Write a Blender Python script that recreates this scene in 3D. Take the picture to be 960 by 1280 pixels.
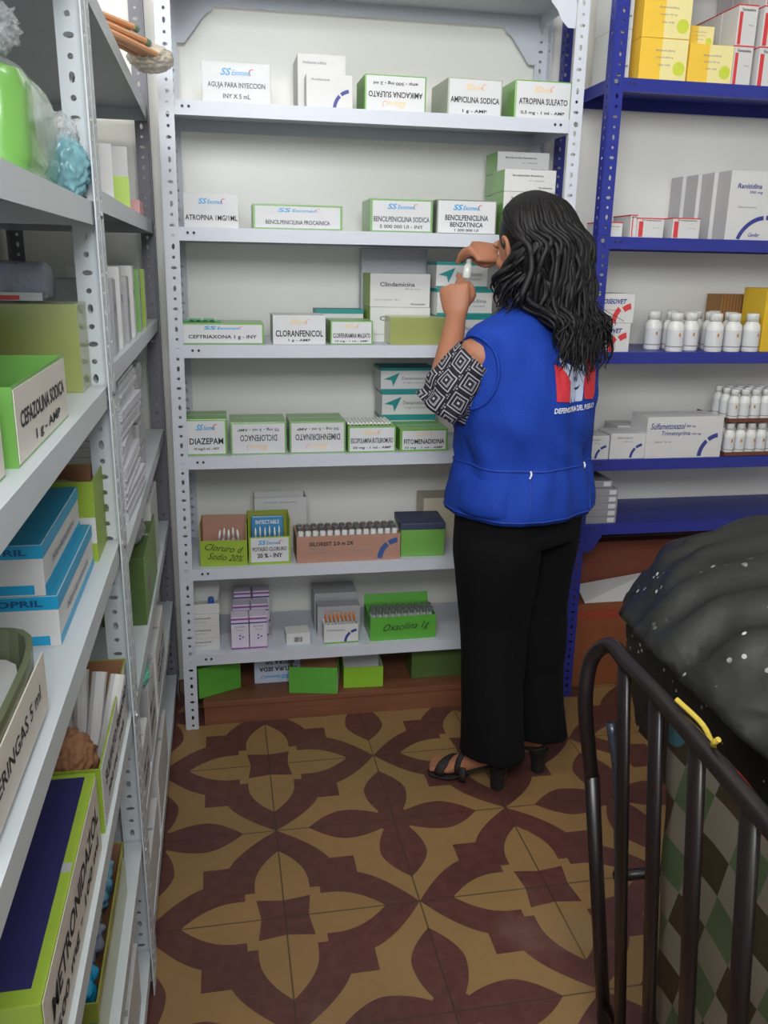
import bpy, bmesh, math, random
from math import sin, cos, pi, radians, sqrt
from mathutils import Vector, Matrix, noise
random.seed(7)
for o in list(bpy.data.objects): bpy.data.objects.remove(o)
SC = bpy.context.scene
COL = SC.collection
# ---------------------------------------------------------------- camera
H = 1.37
FPX, YAW, PITCH, ROLL = 1073.81, .19070, .28180, -.0188
_F = Vector((sin(YAW)*cos(PITCH), cos(YAW)*cos(PITCH), -sin(PITCH)))
_r = Vector((cos(YAW), -sin(YAW), 0)); _d = _F.cross(_r)
RT = cos(ROLL)*_r + sin(ROLL)*_d; DN = -sin(ROLL)*_r + cos(ROLL)*_d
CP = Vector((0, 0, H))
cam_d = bpy.data.cameras.new('camera'); cam = bpy.data.objects.new('camera', cam_d); COL.objects.link(cam)
cam_d.sensor_fit = 'HORIZONTAL'; cam_d.sensor_width = 36; cam_d.lens = FPX/960*36; cam_d.clip_start = .02
m = Matrix((RT, -DN, -_F)).transposed().to_4x4(); m.translation = CP
cam.matrix_world = m; SC.camera = cam
def ray(u, v): return RT*((u-480)/FPX) + DN*((v-640)/FPX) + _F
def onY(u, v, Y): r = ray(u, v); return CP + r*(Y/r.y)
def onX(u, v, X): r = ray(u, v); return CP + r*(X/r.x)
def onZ(u, v, Z): r = ray(u, v); return CP + r*((Z-H)/r.z)
# ---------------------------------------------------------------- world, lights, exposure
w = bpy.data.worlds.new('world'); SC.world = w; w.use_nodes = True
w.node_tree.nodes['Background'].inputs[0].default_value = (.80, .90, 1, 1)
w.node_tree.nodes['Background'].inputs[1].default_value = .35
def area(name, loc, tgt, sx, sy, power, col, spread=pi):
    l = bpy.data.lights.new(name, 'AREA'); l.shape = 'RECTANGLE'; l.size = sx; l.size_y = sy
    l.energy = power; l.color = col; l.spread = spread
    o = bpy.data.objects.new(name, l); COL.objects.link(o); o.location = loc
    o.rotation_euler = (Vector(tgt)-Vector(loc)).to_track_quat('-Z', 'Y').to_euler()
    return o
area('doorway_daylight', (-.1, -2.1, 1.75), (.2, 2.4, 1.9), 1.5, 1.3, 16, (.93, .97, 1))
area('ceiling_tube_light', (-.05, 1.0, 2.78), (.22, 2.70, 2.25), 1.1, .25, 13, (1, .985, .95))
area('shelf_fill_light', (-.15, -.25, 2.08), (.28, 2.70, 1.75), 1.0, .6, 47, (.96, .98, 1))  # added fill hanging in mid-room to brighten the shelf bays; no window here
SC.view_settings.view_transform = 'Standard'; SC.view_settings.look = 'None'
SC.view_settings.exposure = 0; SC.view_settings.gamma = 1; SC.view_settings.use_curve_mapping = False

# ---------------------------------------------------------------- materials
def lin(c): return tuple((x/12.92 if x <= .04045 else ((x+.055)/1.055)**2.4) for x in c)
MC = {}
def mat(name, rgb, rough=.5, metal=0, var=.05, scale=30, alpha=1, trans=0, bump=0, bscale=60, coat=0, spec=.5):
    """rgb in 0-255 display values"""
    if name in MC: return MC[name]
    M = bpy.data.materials.new(name); M.use_nodes = True; nt = M.node_tree; N = nt.nodes; L = nt.links
    b = N['Principled BSDF']; c = lin([x/255 for x in rgb])
    b.inputs['Roughness'].default_value = rough; b.inputs['Metallic'].default_value = metal
    b.inputs['Alpha'].default_value = alpha; b.inputs['Transmission Weight'].default_value = trans
    b.inputs['Coat Weight'].default_value = coat; b.inputs['Specular IOR Level'].default_value = spec
    tc = N.new('ShaderNodeTexCoord'); no = N.new('ShaderNodeTexNoise'); no.inputs['Scale'].default_value = scale
    no.inputs['Detail'].default_value = 4
    L.new(tc.outputs['Object'], no.inputs['Vector'])
    mx = N.new('ShaderNodeMix'); mx.data_type = 'RGBA'
    mx.inputs[6].default_value = (*[x*(1-var) for x in c], 1); mx.inputs[7].default_value = (*[min(1, x*(1+var)) for x in c], 1)
    L.new(no.outputs['Fac'], mx.inputs[0]); L.new(mx.outputs[2], b.inputs['Base Color'])
    if bump:
        n2 = N.new('ShaderNodeTexNoise'); n2.inputs['Scale'].default_value = bscale; n2.inputs['Detail'].default_value = 5
        L.new(tc.outputs['Object'], n2.inputs['Vector'])
        bp = N.new('ShaderNodeBump'); bp.inputs['Strength'].default_value = bump; bp.inputs['Distance'].default_value = .01
        L.new(n2.outputs['Fac'], bp.inputs['Height']); L.new(bp.outputs[0], b.inputs['Normal'])
    MC[name] = M; return M
class X:   # tiny shader maths helper
    def __init__(s, nt, sock): s.nt, s.s = nt, sock
    def _op(s, op, *a):
        n = s.nt.nodes.new('ShaderNodeMath'); n.operation = op
        for i, q in enumerate((s,)+a):
            if isinstance(q, X): s.nt.links.new(q.s, n.inputs[i])
            else: n.inputs[i].default_value = q
        return X(s.nt, n.outputs[0])
    def __add__(s, o): return s._op('ADD', o)
    def __sub__(s, o): return s._op('SUBTRACT', o)
    def __mul__(s, o): return s._op('MULTIPLY', o)
    def __truediv__(s, o): return s._op('DIVIDE', o)
    def rsub(s, k): return s*(-1)+k
    def abs(s): return s._op('ABSOLUTE')
    def pow(s, k): return s._op('POWER', k)
    def lt(s, o): return s._op('LESS_THAN', o)
    def gt(s, o): return s._op('GREATER_THAN', o)
    def mx(s, o): return s._op('MAXIMUM', o)
    def mn(s, o): return s._op('MINIMUM', o)
    def pp(s, k): return s._op('PINGPONG', k)
    def fl(s): return s._op('FLOOR')
    def mod(s, k): return s._op('FLOORED_MODULO', k)
def coords(M, kind='Object'):
    nt = M.node_tree; tc = nt.nodes.new('ShaderNodeTexCoord'); sp = nt.nodes.new('ShaderNodeSeparateXYZ')
    nt.links.new(tc.outputs[kind], sp.inputs[0]); return [X(nt, sp.outputs[i]) for i in range(3)], tc
def mixc(nt, fac, a, b):
    n = nt.nodes.new('ShaderNodeMix'); n.data_type = 'RGBA'
    nt.links.new(fac.s, n.inputs[0])
    for k, q in ((6, a), (7, b)):
        if isinstance(q, tuple): n.inputs[k].default_value = (*lin([x/255 for x in q]), 1)
        else: nt.links.new(q, n.inputs[k])
    return n.outputs[2]
def noise_fac(nt, tc, scale, lo=.35, hi=.65, kind='Object'):
    n = nt.nodes.new('ShaderNodeTexNoise'); n.inputs['Scale'].default_value = scale; n.inputs['Detail'].default_value = 6
    nt.links.new(tc.outputs[kind], n.inputs['Vector'])
    r = nt.nodes.new('ShaderNodeMapRange'); r.inputs[1].default_value = lo; r.inputs[2].default_value = hi
    nt.links.new(n.outputs['Fac'], r.inputs[0]); return X(nt, r.outputs[0])
def floor_mat():
    M = bpy.data.materials.new('patterned_cement_tile'); M.use_nodes = True; nt = M.node_tree
    b = nt.nodes['Principled BSDF']
    (x, y, z), tc = coords(M)
    S = .30
    a = ((x-.0991)/S).pp(1.0); bb = ((y-1.5584)/S).pp(1.0)
    mxab = a.mx(bb); mnab = a.mn(bb)
    # quatrefoil outline
    t = ((mxab-.52)/.48).mx(0); outer = mnab.lt((t.pow(1.65).rsub(1))*.41)
    body = mxab.lt(.56)*mnab.lt(.56)
    nearc = mxab.lt(.53).mx(mnab.lt(.40)*mxab.lt(.54))
    spike = mxab.lt(.59)*mnab.gt(.38)
    frame = (outer*mxab.gt(.52)).mx(mxab.lt(.52)).mx(spike)
    # inner tan petals
    t2 = ((mxab-.34)/.40).mx(0); petal = mnab.lt((t2.pow(2.1).rsub(1))*.205)*mxab.lt(.74)
    step = mxab.lt(.28)
    tan_in = petal.mx(step)
    star = mxab.lt((mnab*.14)+.172)
    maroon1 = (frame*(tan_in.rsub(1))).mx(star)
    # four leaf flower
    c = a.rsub(1); d = bb.rsub(1); cm = c.mx(d); cn = c.mn(d)
    up = ((cm-.42).mx(0)/.31).pow(1.7).rsub(1)*.19
    dn = ((cm*(-1)+.42).mx(0)/.3).pow(2)
    wv = up-dn*.085
    leaf = cn.lt(wv)*cm.lt(.73)*cm.gt(.1)
    leaf = leaf.mx(cm.lt(.12))
    mar = maroon1.mx(leaf)
    g1 = a.mn(a.rsub(1)); g2 = bb.mn(bb.rsub(1)); grout = g1.mn(g2).lt(.006)
    v1 = noise_fac(nt, tc, 3); v2 = noise_fac(nt, tc, 40)
    tanc = mixc(nt, v1, (141, 111, 70), (154, 121, 77)); tanc = mixc(nt, v2*.35, tanc, (138, 108, 70))
    marc = mixc(nt, v1, (80, 46, 43), (92, 53, 48)); marc = mixc(nt, v2*.25, marc, (128, 86, 74))
    col = mixc(nt, mar, tanc, marc); col = mixc(nt, grout*.75, col, (62, 48, 36))
    n3 = noise_fac(nt, tc, 2.2, .60, .75); col = mixc(nt, n3*.3, col, (160, 142, 122))
    nt.links.new(col, b.inputs['Base Color']); b.inputs['Roughness'].default_value = .42
    return M
def wood_mat(name, c1, c2, ax=0):
    M = bpy.data.materials.new(name); M.use_nodes = True; nt = M.node_tree; b = nt.nodes['Principled BSDF']
    tc = nt.nodes.new('ShaderNodeTexCoord'); mp = nt.nodes.new('ShaderNodeMapping'); s = [18, 18, 18]; s[ax] = 1.5
    mp.inputs['Scale'].default_value = s; nt.links.new(tc.outputs['Object'], mp.inputs[0])
    n = nt.nodes.new('ShaderNodeTexNoise'); n.inputs['Scale'].default_value = 2; n.inputs['Detail'].default_value = 8
    n.inputs['Distortion'].default_value = .6; nt.links.new(mp.outputs[0], n.inputs['Vector'])
    nt.links.new(mixc(nt, X(nt, n.outputs['Fac']), c1, c2), b.inputs['Base Color']); b.inputs['Roughness'].default_value = .55
    return M

# ---------------------------------------------------------------- object helpers
def link(name, bm, m, parent=None, loc=None, rot=None, smooth=False):
    me = bpy.data.meshes.new(name); bmesh.ops.recalc_face_normals(bm, faces=bm.faces[:]); bm.to_mesh(me); bm.free()
    if isinstance(m, (list, tuple)):
        for q in m: me.materials.append(q)
    elif m: me.materials.append(m)
    if smooth:
        for p in me.polygons: p.use_smooth = True
    o = bpy.data.objects.new(name, me); COL.objects.link(o)
    if parent: o.parent = parent
    if loc is not None: o.location = loc
    if rot is not None: o.rotation_euler = rot
    return o
def thing(name, label, cat, loc=(0, 0, 0), rz=0, group=None, rot=None):
    o = bpy.data.objects.new(name, None); COL.objects.link(o); o.empty_display_size = .05
    o.location = loc; o.rotation_euler = rot if rot else (0, 0, rz); tag(o, label, cat, group); return o
def tag(o, label, cat, group=None):
    o['label'] = label; o['category'] = cat
    if group: o['group'] = group
    return o
def struct(o): o['kind'] = 'structure'; return o
def dup(root, loc=None, rz=None, label=None, group=None, rot=None):
    def cp(s, par):
        c = s.copy(); COL.objects.link(c)
        if par: c.parent = par
        for ch in list(s.children): cp(ch, c)
        return c
    r = cp(root, None)
    if loc is not None: r.location = loc
    if rz is not None: r.rotation_euler = (0, 0, rz)
    if rot is not None: r.rotation_euler = rot
    if label: r['label'] = label
    if group: r['group'] = group
    return r
def box(bm, x0, x1, y0, y1, z0, z1, bev=0, mi=0):
    r = bmesh.ops.create_cube(bm, size=1); vs = r['verts']
    for v in vs: v.co = Vector(((x0+x1)/2+v.co.x*(x1-x0), (y0+y1)/2+v.co.y*(y1-y0), (z0+z1)/2+v.co.z*(z1-z0)))
    fs = {f for v in vs for f in v.link_faces}
    for f in fs: f.material_index = mi
    if bev:
        es = list({e for v in vs for e in v.link_edges})
        rr = bmesh.ops.bevel(bm, geom=es, offset=bev, segments=2, affect='EDGES', profile=.6)
    return vs
def nb(): return bmesh.new()
def B(*a, **k): bm = nb(); box(bm, *a, **k); return bm
def tube(bm, pts, rad, n=10, cap=True, flat=None):
    """swept tube; rad a number or list (number or (rx,ry)); frames parallel-transported"""
    pts = [Vector(p) for p in pts]; k = len(pts)
    if not isinstance(rad, (list, tuple)): rad = [rad]*k
    rings = []; up = None
    for i, p in enumerate(pts):
        t = (pts[min(i+1, k-1)]-pts[max(i-1, 0)]).normalized()
        if up is None:
            up = Vector(flat) if flat else (Vector((0, 0, 1)) if abs(t.z) < .9 else Vector((0, 1, 0)))
        s = t.cross(up)
        if s.length < 1e-5: s = t.cross(Vector((1, 0, 0)))
        s.normalize(); up = s.cross(t).normalized()
        r = rad[i]; rx, ry = r if isinstance(r, (tuple, list)) else (r, r)
        rings.append([bm.verts.new(p+s*rx*cos(2*pi*j/n)+up*ry*sin(2*pi*j/n)) for j in range(n)])
    for a, b in zip(rings, rings[1:]):
        for j in range(n): bm.faces.new((a[j], a[(j+1) % n], b[(j+1) % n], b[j]))
    if cap:
        bm.faces.new(rings[0][::-1]); bm.faces.new(rings[-1])
    return rings
def spline(pts, n=6):
    pts = [Vector(p) for p in pts]; out = []
    q = [pts[0]*2-pts[1]]+pts+[pts[-1]*2-pts[-2]]
    for i in range(1, len(q)-2):
        for k in range(n):
            t = k/n; a, b, c, d = q[i-1:i+3]
            out.append(.5*((2*b)+(c-a)*t+(2*a-5*b+4*c-d)*t*t+(3*b-a-3*c+d)*t**3))
    out.append(pts[-1]); return out
def lathe(bm, prof, n=16, cx=0, cy=0, mi=0, cap=True):
    rings = [[bm.verts.new((cx+r*cos(2*pi*j/n), cy+r*sin(2*pi*j/n), z)) for j in range(n)] for r, z in prof]
    for a, b in zip(rings, rings[1:]):
        for j in range(n): bm.faces.new((a[j], a[(j+1) % n], b[(j+1) % n], b[j])).material_index = mi
    if cap:
        bm.faces.new(rings[0][::-1]).material_index = mi; bm.faces.new(rings[-1]).material_index = mi
def loft(bm, rings, n=32, cap=True):
    """rings: (cx,cy,z,rx,ry[,p])"""
    R = []
    for q in rings:
        cx, cy, z, rx, ry = q[:5]; p = q[5] if len(q) > 5 else 2.3
        ring = []
        for j in range(n):
            a = 2*pi*j/n; c, s = cos(a), sin(a)
            k = (abs(c)**p+abs(s)**p)**(-1/p)
            ring.append(bm.verts.new((cx+rx*c*k, cy+ry*s*k, z)))
        R.append(ring)
    for a, b in zip(R, R[1:]):
        for j in range(n): bm.faces.new((a[j], a[(j+1) % n], b[(j+1) % n], b[j]))
    if cap:
        bm.faces.new(R[0][::-1]); bm.faces.new(R[-1])
    return R
def ell(bm, c, r, rot=None, sub=3):
    g = bmesh.ops.create_icosphere(bm, subdivisions=sub, radius=1)
    M = Matrix.Translation(c) @ (rot.to_4x4() if rot else Matrix.Identity(4)) @ Matrix.Diagonal((*r, 1))
    bmesh.ops.transform(bm, matrix=M, verts=g['verts'])
def evalmesh(o):
    bpy.context.view_layer.update(); dg = bpy.context.evaluated_depsgraph_get()
    me = bpy.data.meshes.new_from_object(o.evaluated_get(dg)); return me
def remeshed(name, bm, m, parent, voxel=.004, smooth_it=6):
    o = link(name, bm, m, parent)
    r = o.modifiers.new('r', 'REMESH'); r.mode = 'VOXEL'; r.voxel_size = voxel; r.use_smooth_shade = True
    s = o.modifiers.new('s', 'SMOOTH'); s.iterations = smooth_it; s.factor = .5
    me = evalmesh(o); o.modifiers.clear(); o.data = me
    if not me.materials: me.materials.append(m)
    for p in me.polygons: p.use_smooth = True; p.material_index = 0
    return o
INK = mat('black_ink', (38, 36, 42), .6, var=.02)
_tc = {}
def textmesh(s, bold=.012):
    if (s, bold) in _tc: return _tc[(s, bold)]
    c = bpy.data.curves.new('t', 'FONT'); c.body = s; c.size = 1; c.offset = bold; c.resolution_u = 2
    o = bpy.data.objects.new('t', c); COL.objects.link(o)
    me = evalmesh(o); bpy.data.objects.remove(o)
    xs = [v.co.x for v in me.vertices]; ys = [v.co.y for v in me.vertices]
    x0, x1, y0, y1 = min(xs), max(xs), min(ys), max(ys)
    for v in me.vertices: v.co = Vector(((v.co.x-(x0+x1)/2)/(x1-x0), (v.co.y-(y0+y1)/2)/(y1-y0), 0))
    _tc[(s, bold)] = me; return me
FACE = {'front': (pi/2, 0, 0), 'right': (pi/2, 0, pi/2), 'left': (pi/2, 0, -pi/2), 'top': (0, 0, 0)}
def text(parent, s, c, w, h, face='front', m=None, flip=False, shear=0, bold=.012, name='lettering', rot=None):
    me = textmesh(s, bold).copy(); me.materials.clear(); me.materials.append(m or INK)
    for v in me.vertices:
        q = v.co.copy()
        if shear: q.x += q.y*shear*h/w
        if flip: q.x, q.y = -q.x, -q.y
        v.co = Vector((q.x*w, q.y*h, 0))
    o = bpy.data.objects.new(name, me); COL.objects.link(o); o.parent = parent; o.location = c
    o.rotation_euler = rot or FACE[face]; return o
def arc(bm, cx, cz, r0, r1, a0, a1, y=0, n=10):
    vs = []
    for i in range(n+1):
        a = radians(a0+(a1-a0)*i/n); vs.append((bm.verts.new((cx+r0*cos(a), y, cz+r0*sin(a))), bm.verts.new((cx+r1*cos(a), y, cz+r1*sin(a)))))
    for p, q in zip(vs, vs[1:]): bm.faces.new((p[0], p[1], q[1], q[0]))
# common materials
WHITE = mat('white_card', (212, 211, 210), .55, var=.03, spec=.3)
LABELW = mat('white_paper_label', (214, 214, 216), .5, var=.03, spec=.3)
GREEN = mat('green_card', (112, 168, 78), .40, var=.08, coat=.3)
LIME = mat('lime_green_card', (150, 178, 58), .45, var=.08)
OLIVE = mat('olive_green_card', (150, 158, 62), .30, var=.08, coat=.5)
DKGREEN = mat('dark_green_card', (78, 104, 52), .5, var=.1)
KRAFT = mat('brown_kraft_card', (165, 118, 84), .7, var=.08)
SALMON = mat('pinkish_brown_card', (178, 134, 116), .6, var=.06)
GREYC = mat('grey_card', (168, 168, 172), .5, var=.05)
TEAL = mat('teal_print', (28, 140, 140), .45, var=.04)
SKYB = mat('sky_blue_print', (28, 158, 205), .4, var=.05)
LOGOB = mat('logo_blue_print', (60, 160, 215), .45, var=.02)
LOGOR = mat('logo_red_print', (220, 80, 100), .45, var=.02)
FADEY = mat('faded_yellow_print', (236, 205, 150), .5, var=.02)
FADEP = mat('faded_pink_print', (236, 160, 165), .5, var=.02)
NAVY = mat('navy_print', (56, 62, 140), .45, var=.05)
RED = mat('red_print', (214, 62, 66), .45, var=.04)
PURP = mat('purple_print', (150, 84, 150), .45, var=.04)
YEL = mat('yellow_card', (244, 200, 70), .4, var=.05)
PYEL = mat('pale_yellow_print', (240, 226, 160), .4, var=.04)
GLASS = mat('clear_glass', (225, 232, 232), .06, var=.01, alpha=.45)
SILV = mat('silver_cap', (170, 172, 176), .3, metal=.8, var=.05)
CLEAR = mat('clear_plastic_film', (222, 226, 228), .12, var=.02, alpha=.32, bump=.4, bscale=30)
WRAP = mat('clear_shrink_wrap', (225, 228, 230), .08, var=.02, alpha=.10, bump=.3, bscale=40)
WPLAS = mat('white_plastic', (232, 232, 228), .32, var=.02)
GREYT = mat('grey_small_print', (140, 140, 148), .6, var=.02)

# ================================================================ ROOM
def wall_mat():
    M = mat('painted_plaster', (240, 239, 232), .33, var=.02, scale=2, bump=.12, bscale=9, spec=.5); return M
WM = wall_mat()
YB, XL, XR, YR, ZC = 2.72, -.575, 2.6, -2.3, 2.9
FL = floor_mat()
struct(link('floor', B(XL-.1, XR+.1, YR-1, YB+.1, -.06, 0), FL))
struct(link('wall_back', B(XL-.1, XR+.1, YB, YB+.1, 0, ZC), WM))
struct(link('wall_left', B(XL-.1, XL, YR, YB, 0, ZC), WM))
struct(link('wall_right', B(XR, XR+.1, YR, YB, 0, ZC), WM))
struct(link('ceiling', B(XL-.1, XR+.1, YR, YB+.1, ZC, ZC+.1), mat('ceiling_paint', (200, 200, 196), .8, var=.03, scale=3)))
bm = nb(); box(bm, XL-.1, -.95+.4, YR-.1, YR, 0, ZC); box(bm, 1.0, XR+.1, YR-.1, YR, 0, ZC); box(bm, -.55, 1.0, YR-.1, YR, 2.4, ZC)
struct(link('wall_rear', bm, WM))

# ================================================================ SHELVING
def upright(parent, x, y, h, sx, sy, m, fw=.036, pitch=.0262, lean=(0, 0), th=.0022):
    """L-angle with punched holes; flanges run sx along X and sy along Y from the corner"""
    bm = nb(); nc = int(h/pitch)
    kinds = [(.0042, .0042), (.0042, .0075), (.0042, .0042), (.0075, .0042)]
    for fl in (0, 1):
        def P(a, z):  # a across the flange
            return Vector((a*sx, 0, z)) if fl == 0 else Vector((0, a*sy, z))
        nv = 8
        for i in range(nc):
            z0 = i*pitch; z1 = z0+pitch; zc = (z0+z1)/2; rx, rz = kinds[i % 4]; cx = fw*.55
            outer = [(fw, zc), (fw, z1), (cx, z1), (0, z1), (0, zc), (0, z0), (cx, z0), (fw, z0)]
            inner = [(cx+rx*cos(2*pi*k/nv), zc+rz*sin(2*pi*k/nv)) for k in range(nv)]
            ov = [bm.verts.new(P(*q)) for q in outer]; iv = [bm.verts.new(P(*q)) for q in inner]
            for k in range(nv): bm.faces.new((ov[k], ov[(k+1) % nv], iv[(k+1) % nv], iv[k]))
    bmesh.ops.remove_doubles(bm, verts=bm.verts[:], dist=.0004)
    g = bmesh.ops.solidify(bm, geom=bm.faces[:], thickness=th)
    o = link('upright', bm, m, parent, (x, y, 0))
    o.rotation_euler = (lean[1], lean[0], 0)
    return o
def shelf(parent, x0, x1, y0, y1, ztop, m, lip=.032, name='shelf'):
    bm = nb(); t = .0015
    box(bm, x0, x1, y0, y1, ztop-t, ztop)
    box(bm, x0, x1, y0, y0+t, ztop-lip, ztop-t); box(bm, x0, x1, y1-t, y1, ztop-lip, ztop-t)
    box(bm, x0, x0+t, y0+t, y1-t, ztop-lip, ztop-t); box(bm, x1-t, x1, y0+t, y1-t, ztop-lip, ztop-t)
    box(bm, x0+t, x1-t, y0+t, y0+.012, ztop-lip, ztop-lip+t)
    return link(name, bm, m, parent)
HOLE = mat('dark_bolt_hole', (45, 48, 60), .6)  # dark discs in this colour stand for the shade inside the lip holes
def bolt_or_hole(parent, c, axis='y', r=.006, m=None):
    bm = nb(); tube(bm, [(0, 0, -.002), (0, 0, .0015)], r, 10)
    o = link('bolt_or_hole', bm, m or SILV, parent, c)
    if axis == 'y': o.rotation_euler = (pi/2, 0, 0)
    if axis == 'x': o.rotation_euler = (0, pi/2, 0)
    return o
def gusset(parent, x, y, z, sx, m, s=.07):
    bm = nb(); v = [(0, 0), (sx*s, 0), (sx*s, -.012), (sx*s*.75, -.03), (sx*.04, -s*.75), (sx*.02, -s), (0, -s)]
    a = [bm.verts.new((p, 0, q)) for p, q in v]; b = [bm.verts.new((p, .002, q)) for p, q in v]
    bm.faces.new(a); bm.faces.new(b[::-1])
    for i in range(len(v)): bm.faces.new((a[i], a[(i+1) % len(v)], b[(i+1) % len(v)], b[i]))
    return link('corner_bracket', bm, m, parent, (x, y, z))
WM1 = mat('white_shelf_enamel', (204, 208, 218), .45, var=.03, scale=6)
BL1 = mat('blue_shelf_enamel', (40, 50, 142), .4, var=.05, scale=8)
GY1 = mat('grey_white_shelf_enamel', (204, 210, 214), .4, var=.04, scale=8)
DG1 = mat('shade_darkened_upright_enamel', (120, 118, 128), .5, var=.04, scale=8)  # grey darkened to stand for shade on the deep uprights
# white unit against the back wall
YF, YBK = 2.384, 2.69
WX0, WX1 = -.122, .985
white = thing('shelving_unit', 'white metal shelving unit with perforated uprights in the middle, holding boxes of medicine', 'shelving', (0, 0, 0))
WZ = [2.072, 1.751, 1.451, 1.150, .8425, .5127, .243]
for z in WZ: shelf(white, WX0+.004, WX1-.028, YF+.003, YBK-.003, z, WM1, .034)
upright(white, WX0-.014, YF, 2.45, 1, 1, WM1, lean=(.006, 0))
upright(white, WX1, YF, 2.45, -1, 1, WM1)
upright(white, WX0, YBK, 2.45, 1, -1, WM1); upright(white, WX1, YBK, 2.45, -1, -1, WM1)
for z in WZ[1:]:
    for dx in (0, .016):
        bolt_or_hole(white, (WX0+.052+dx, YF+.0025, z-.014), 'y', .0035, HOLE)
        bolt_or_hole(white, (WX1-.075+dx, YF+.0025, z-.014), 'y', .0035, HOLE)
    bolt_or_hole(white, (WX1-.018, YF-.003, z-.012), 'y', .006)
for x, s in ((WX0+.036, 1), (WX1-.036, -1)):
    gusset(white, x, YF+.004, WZ[0]-.03, s, WM1); gusset(white, x, YBK-.006, WZ[0]-.03, s, WM1, .1)
# blue unit
BY = 2.41; BYB = 2.70; BX0, BX1 = 1.072, 2.05
blue = thing('shelving_unit', 'blue metal shelving unit on the right, behind the woman, holding boxes and bottles', 'shelving')
BZ = [2.2, 1.868, 1.455, 1.128, .800, .592]
for z in BZ: shelf(blue, BX0+.004, BX1-.01, BY+.003, BYB-.003, z, BL1, .034)
upright(blue, BX0, BY, 2.45, 1, 1, BL1); upright(blue, BX1, BY, 2.45, -1, 1, BL1)
upright(blue, BX0-.040, BYB, 2.45, 1, -1, BL1); upright(blue, BX1, BYB, 2.45, -1, -1, BL1)
for z in BZ[1:]:
    for dx in (0, .016): bolt_or_hole(blue, (BX0+.055+dx, BY+.0025, z-.014), 'y', .0035, HOLE)
    bolt_or_hole(blue, (BX0+.012, BY-.003, z-.012), 'y', .006)
gusset(blue, BX0+.036, BY+.004, BZ[-1]-.03, 1, BL1, .06)
# left units (front plane X = -.167, run in depth)
LX = -.167; LXB = -.555
def shelfY(parent, y0, y1, ztop, m): return shelf(parent, LXB+.003, LX-.003, y0, y1, ztop, m, .032)
near = thing('shelving_unit', 'grey white metal shelving unit nearest the camera on the left edge', 'shelving')
NZ = [1.76, 1.447, 1.182, .928, .612, .335, .08]
for z in NZ: shelfY(near, .42, 1.425-.037*z, z, GY1)
upright(near, LX, 1.43, 2.35, -1, -1, GY1, .038, lean=(0, .035))
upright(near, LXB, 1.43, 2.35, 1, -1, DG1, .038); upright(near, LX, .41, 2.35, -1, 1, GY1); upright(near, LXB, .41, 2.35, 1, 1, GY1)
far = thing('shelving_unit', 'grey white metal shelving unit with dark far uprights, second along the left wall', 'shelving')
FZ = [1.76, 1.47, 1.205, .885, .60, .335, .08]
for z in FZ: shelfY(far, 1.46-.028*z, 2.60, z, GY1)
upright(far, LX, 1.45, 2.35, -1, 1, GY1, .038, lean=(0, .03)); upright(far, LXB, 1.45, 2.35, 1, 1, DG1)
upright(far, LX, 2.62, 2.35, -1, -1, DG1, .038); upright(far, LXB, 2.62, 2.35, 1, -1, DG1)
for z in FZ: bolt_or_hole(far, (LX+.002, 2.60, z-.015), 'x', .006)
for z in NZ: bolt_or_hole(near, (LX+.002, 1.41, z-.015), 'x', .006)

# wooden plinth under the white shelves
WOOD = wood_mat('worn_brown_wood', (96, 58, 40), (140, 88, 60))
plinth = thing('wooden_plinth', 'low brown wooden plinth on the tiled floor under the white shelves', 'plinth')
link('top_board', B(-.085, .93, 2.40, 2.68, .060, .078, bev=.002), WOOD, plinth)
link('front_board', B(-.082, .925, 2.404, 2.424, 0, .060), WOOD, plinth)
link('side_board', B(-.082, -.062, 2.424, 2.675, 0, .060), WOOD, plinth)
link('side_board', B(.905, .925, 2.424, 2.675, 0, .060), WOOD, plinth)

# ================================================================ CARTONS
def carton(name, label, cat, p, w, d, h, m, rz=0, group=None, bev=.0015, seam=True):
    """closed carton; origin front-left-bottom, front faces -Y before the turn"""
    t = thing(name, label, cat, p, rz, group)
    link('carton_body', B(0, w, 0, d, 0, h, bev=bev), m, t)
    if seam:
        bm = nb(); box(bm, .002, w-.002, d*.48, d*.52, h, h+.0005); link('tape_seam', bm, GREYC, t)
    return t
def opencarton(name, label, cat, p, w, d, h, m, inner=KRAFT, rz=0, group=None, flap=None, flapm=None, fh=None):
    t = thing(name, label, cat, p, rz, group); k = .0022
    bm = nb()
    box(bm, 0, w, 0, k, 0, fh or h, mi=0); box(bm, 0, w, d-k, d, 0, h); box(bm, 0, k, k, d-k, 0, h); box(bm, w-k, w, k, d-k, 0, h); box(bm, k, w-k, k, d-k, 0, k)
    link('carton_body', bm, m, t)
    bm = nb(); e = .0004
    box(bm, k, w-k, k, k+e, k, (fh or h)-.001); box(bm, k, w-k, d-k-e, d-k, k, h-.001); box(bm, k, k+e, k+e, d-k-e, k, h-.001); box(bm, w-k-e, w-k, k+e, d-k-e, k, h-.001); box(bm, k+e, w-k-e, k+e, d-k-e, k, k+e)
    link('carton_lining', bm, inner, t)
    if flap:
        bm = nb(); box(bm, 0, w, 0, k, 0, flap)
        link('flap', bm, flapm or m, t, (0, d-k, h), (-.25, 0, 0))
    return t
def panel(t, x0, x1, z0, z1, m=None, y=-.0007, name='printed_label'):
    return link(name, B(x0, x1, y, 0, z0, z1), m or LABELW, t)
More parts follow.
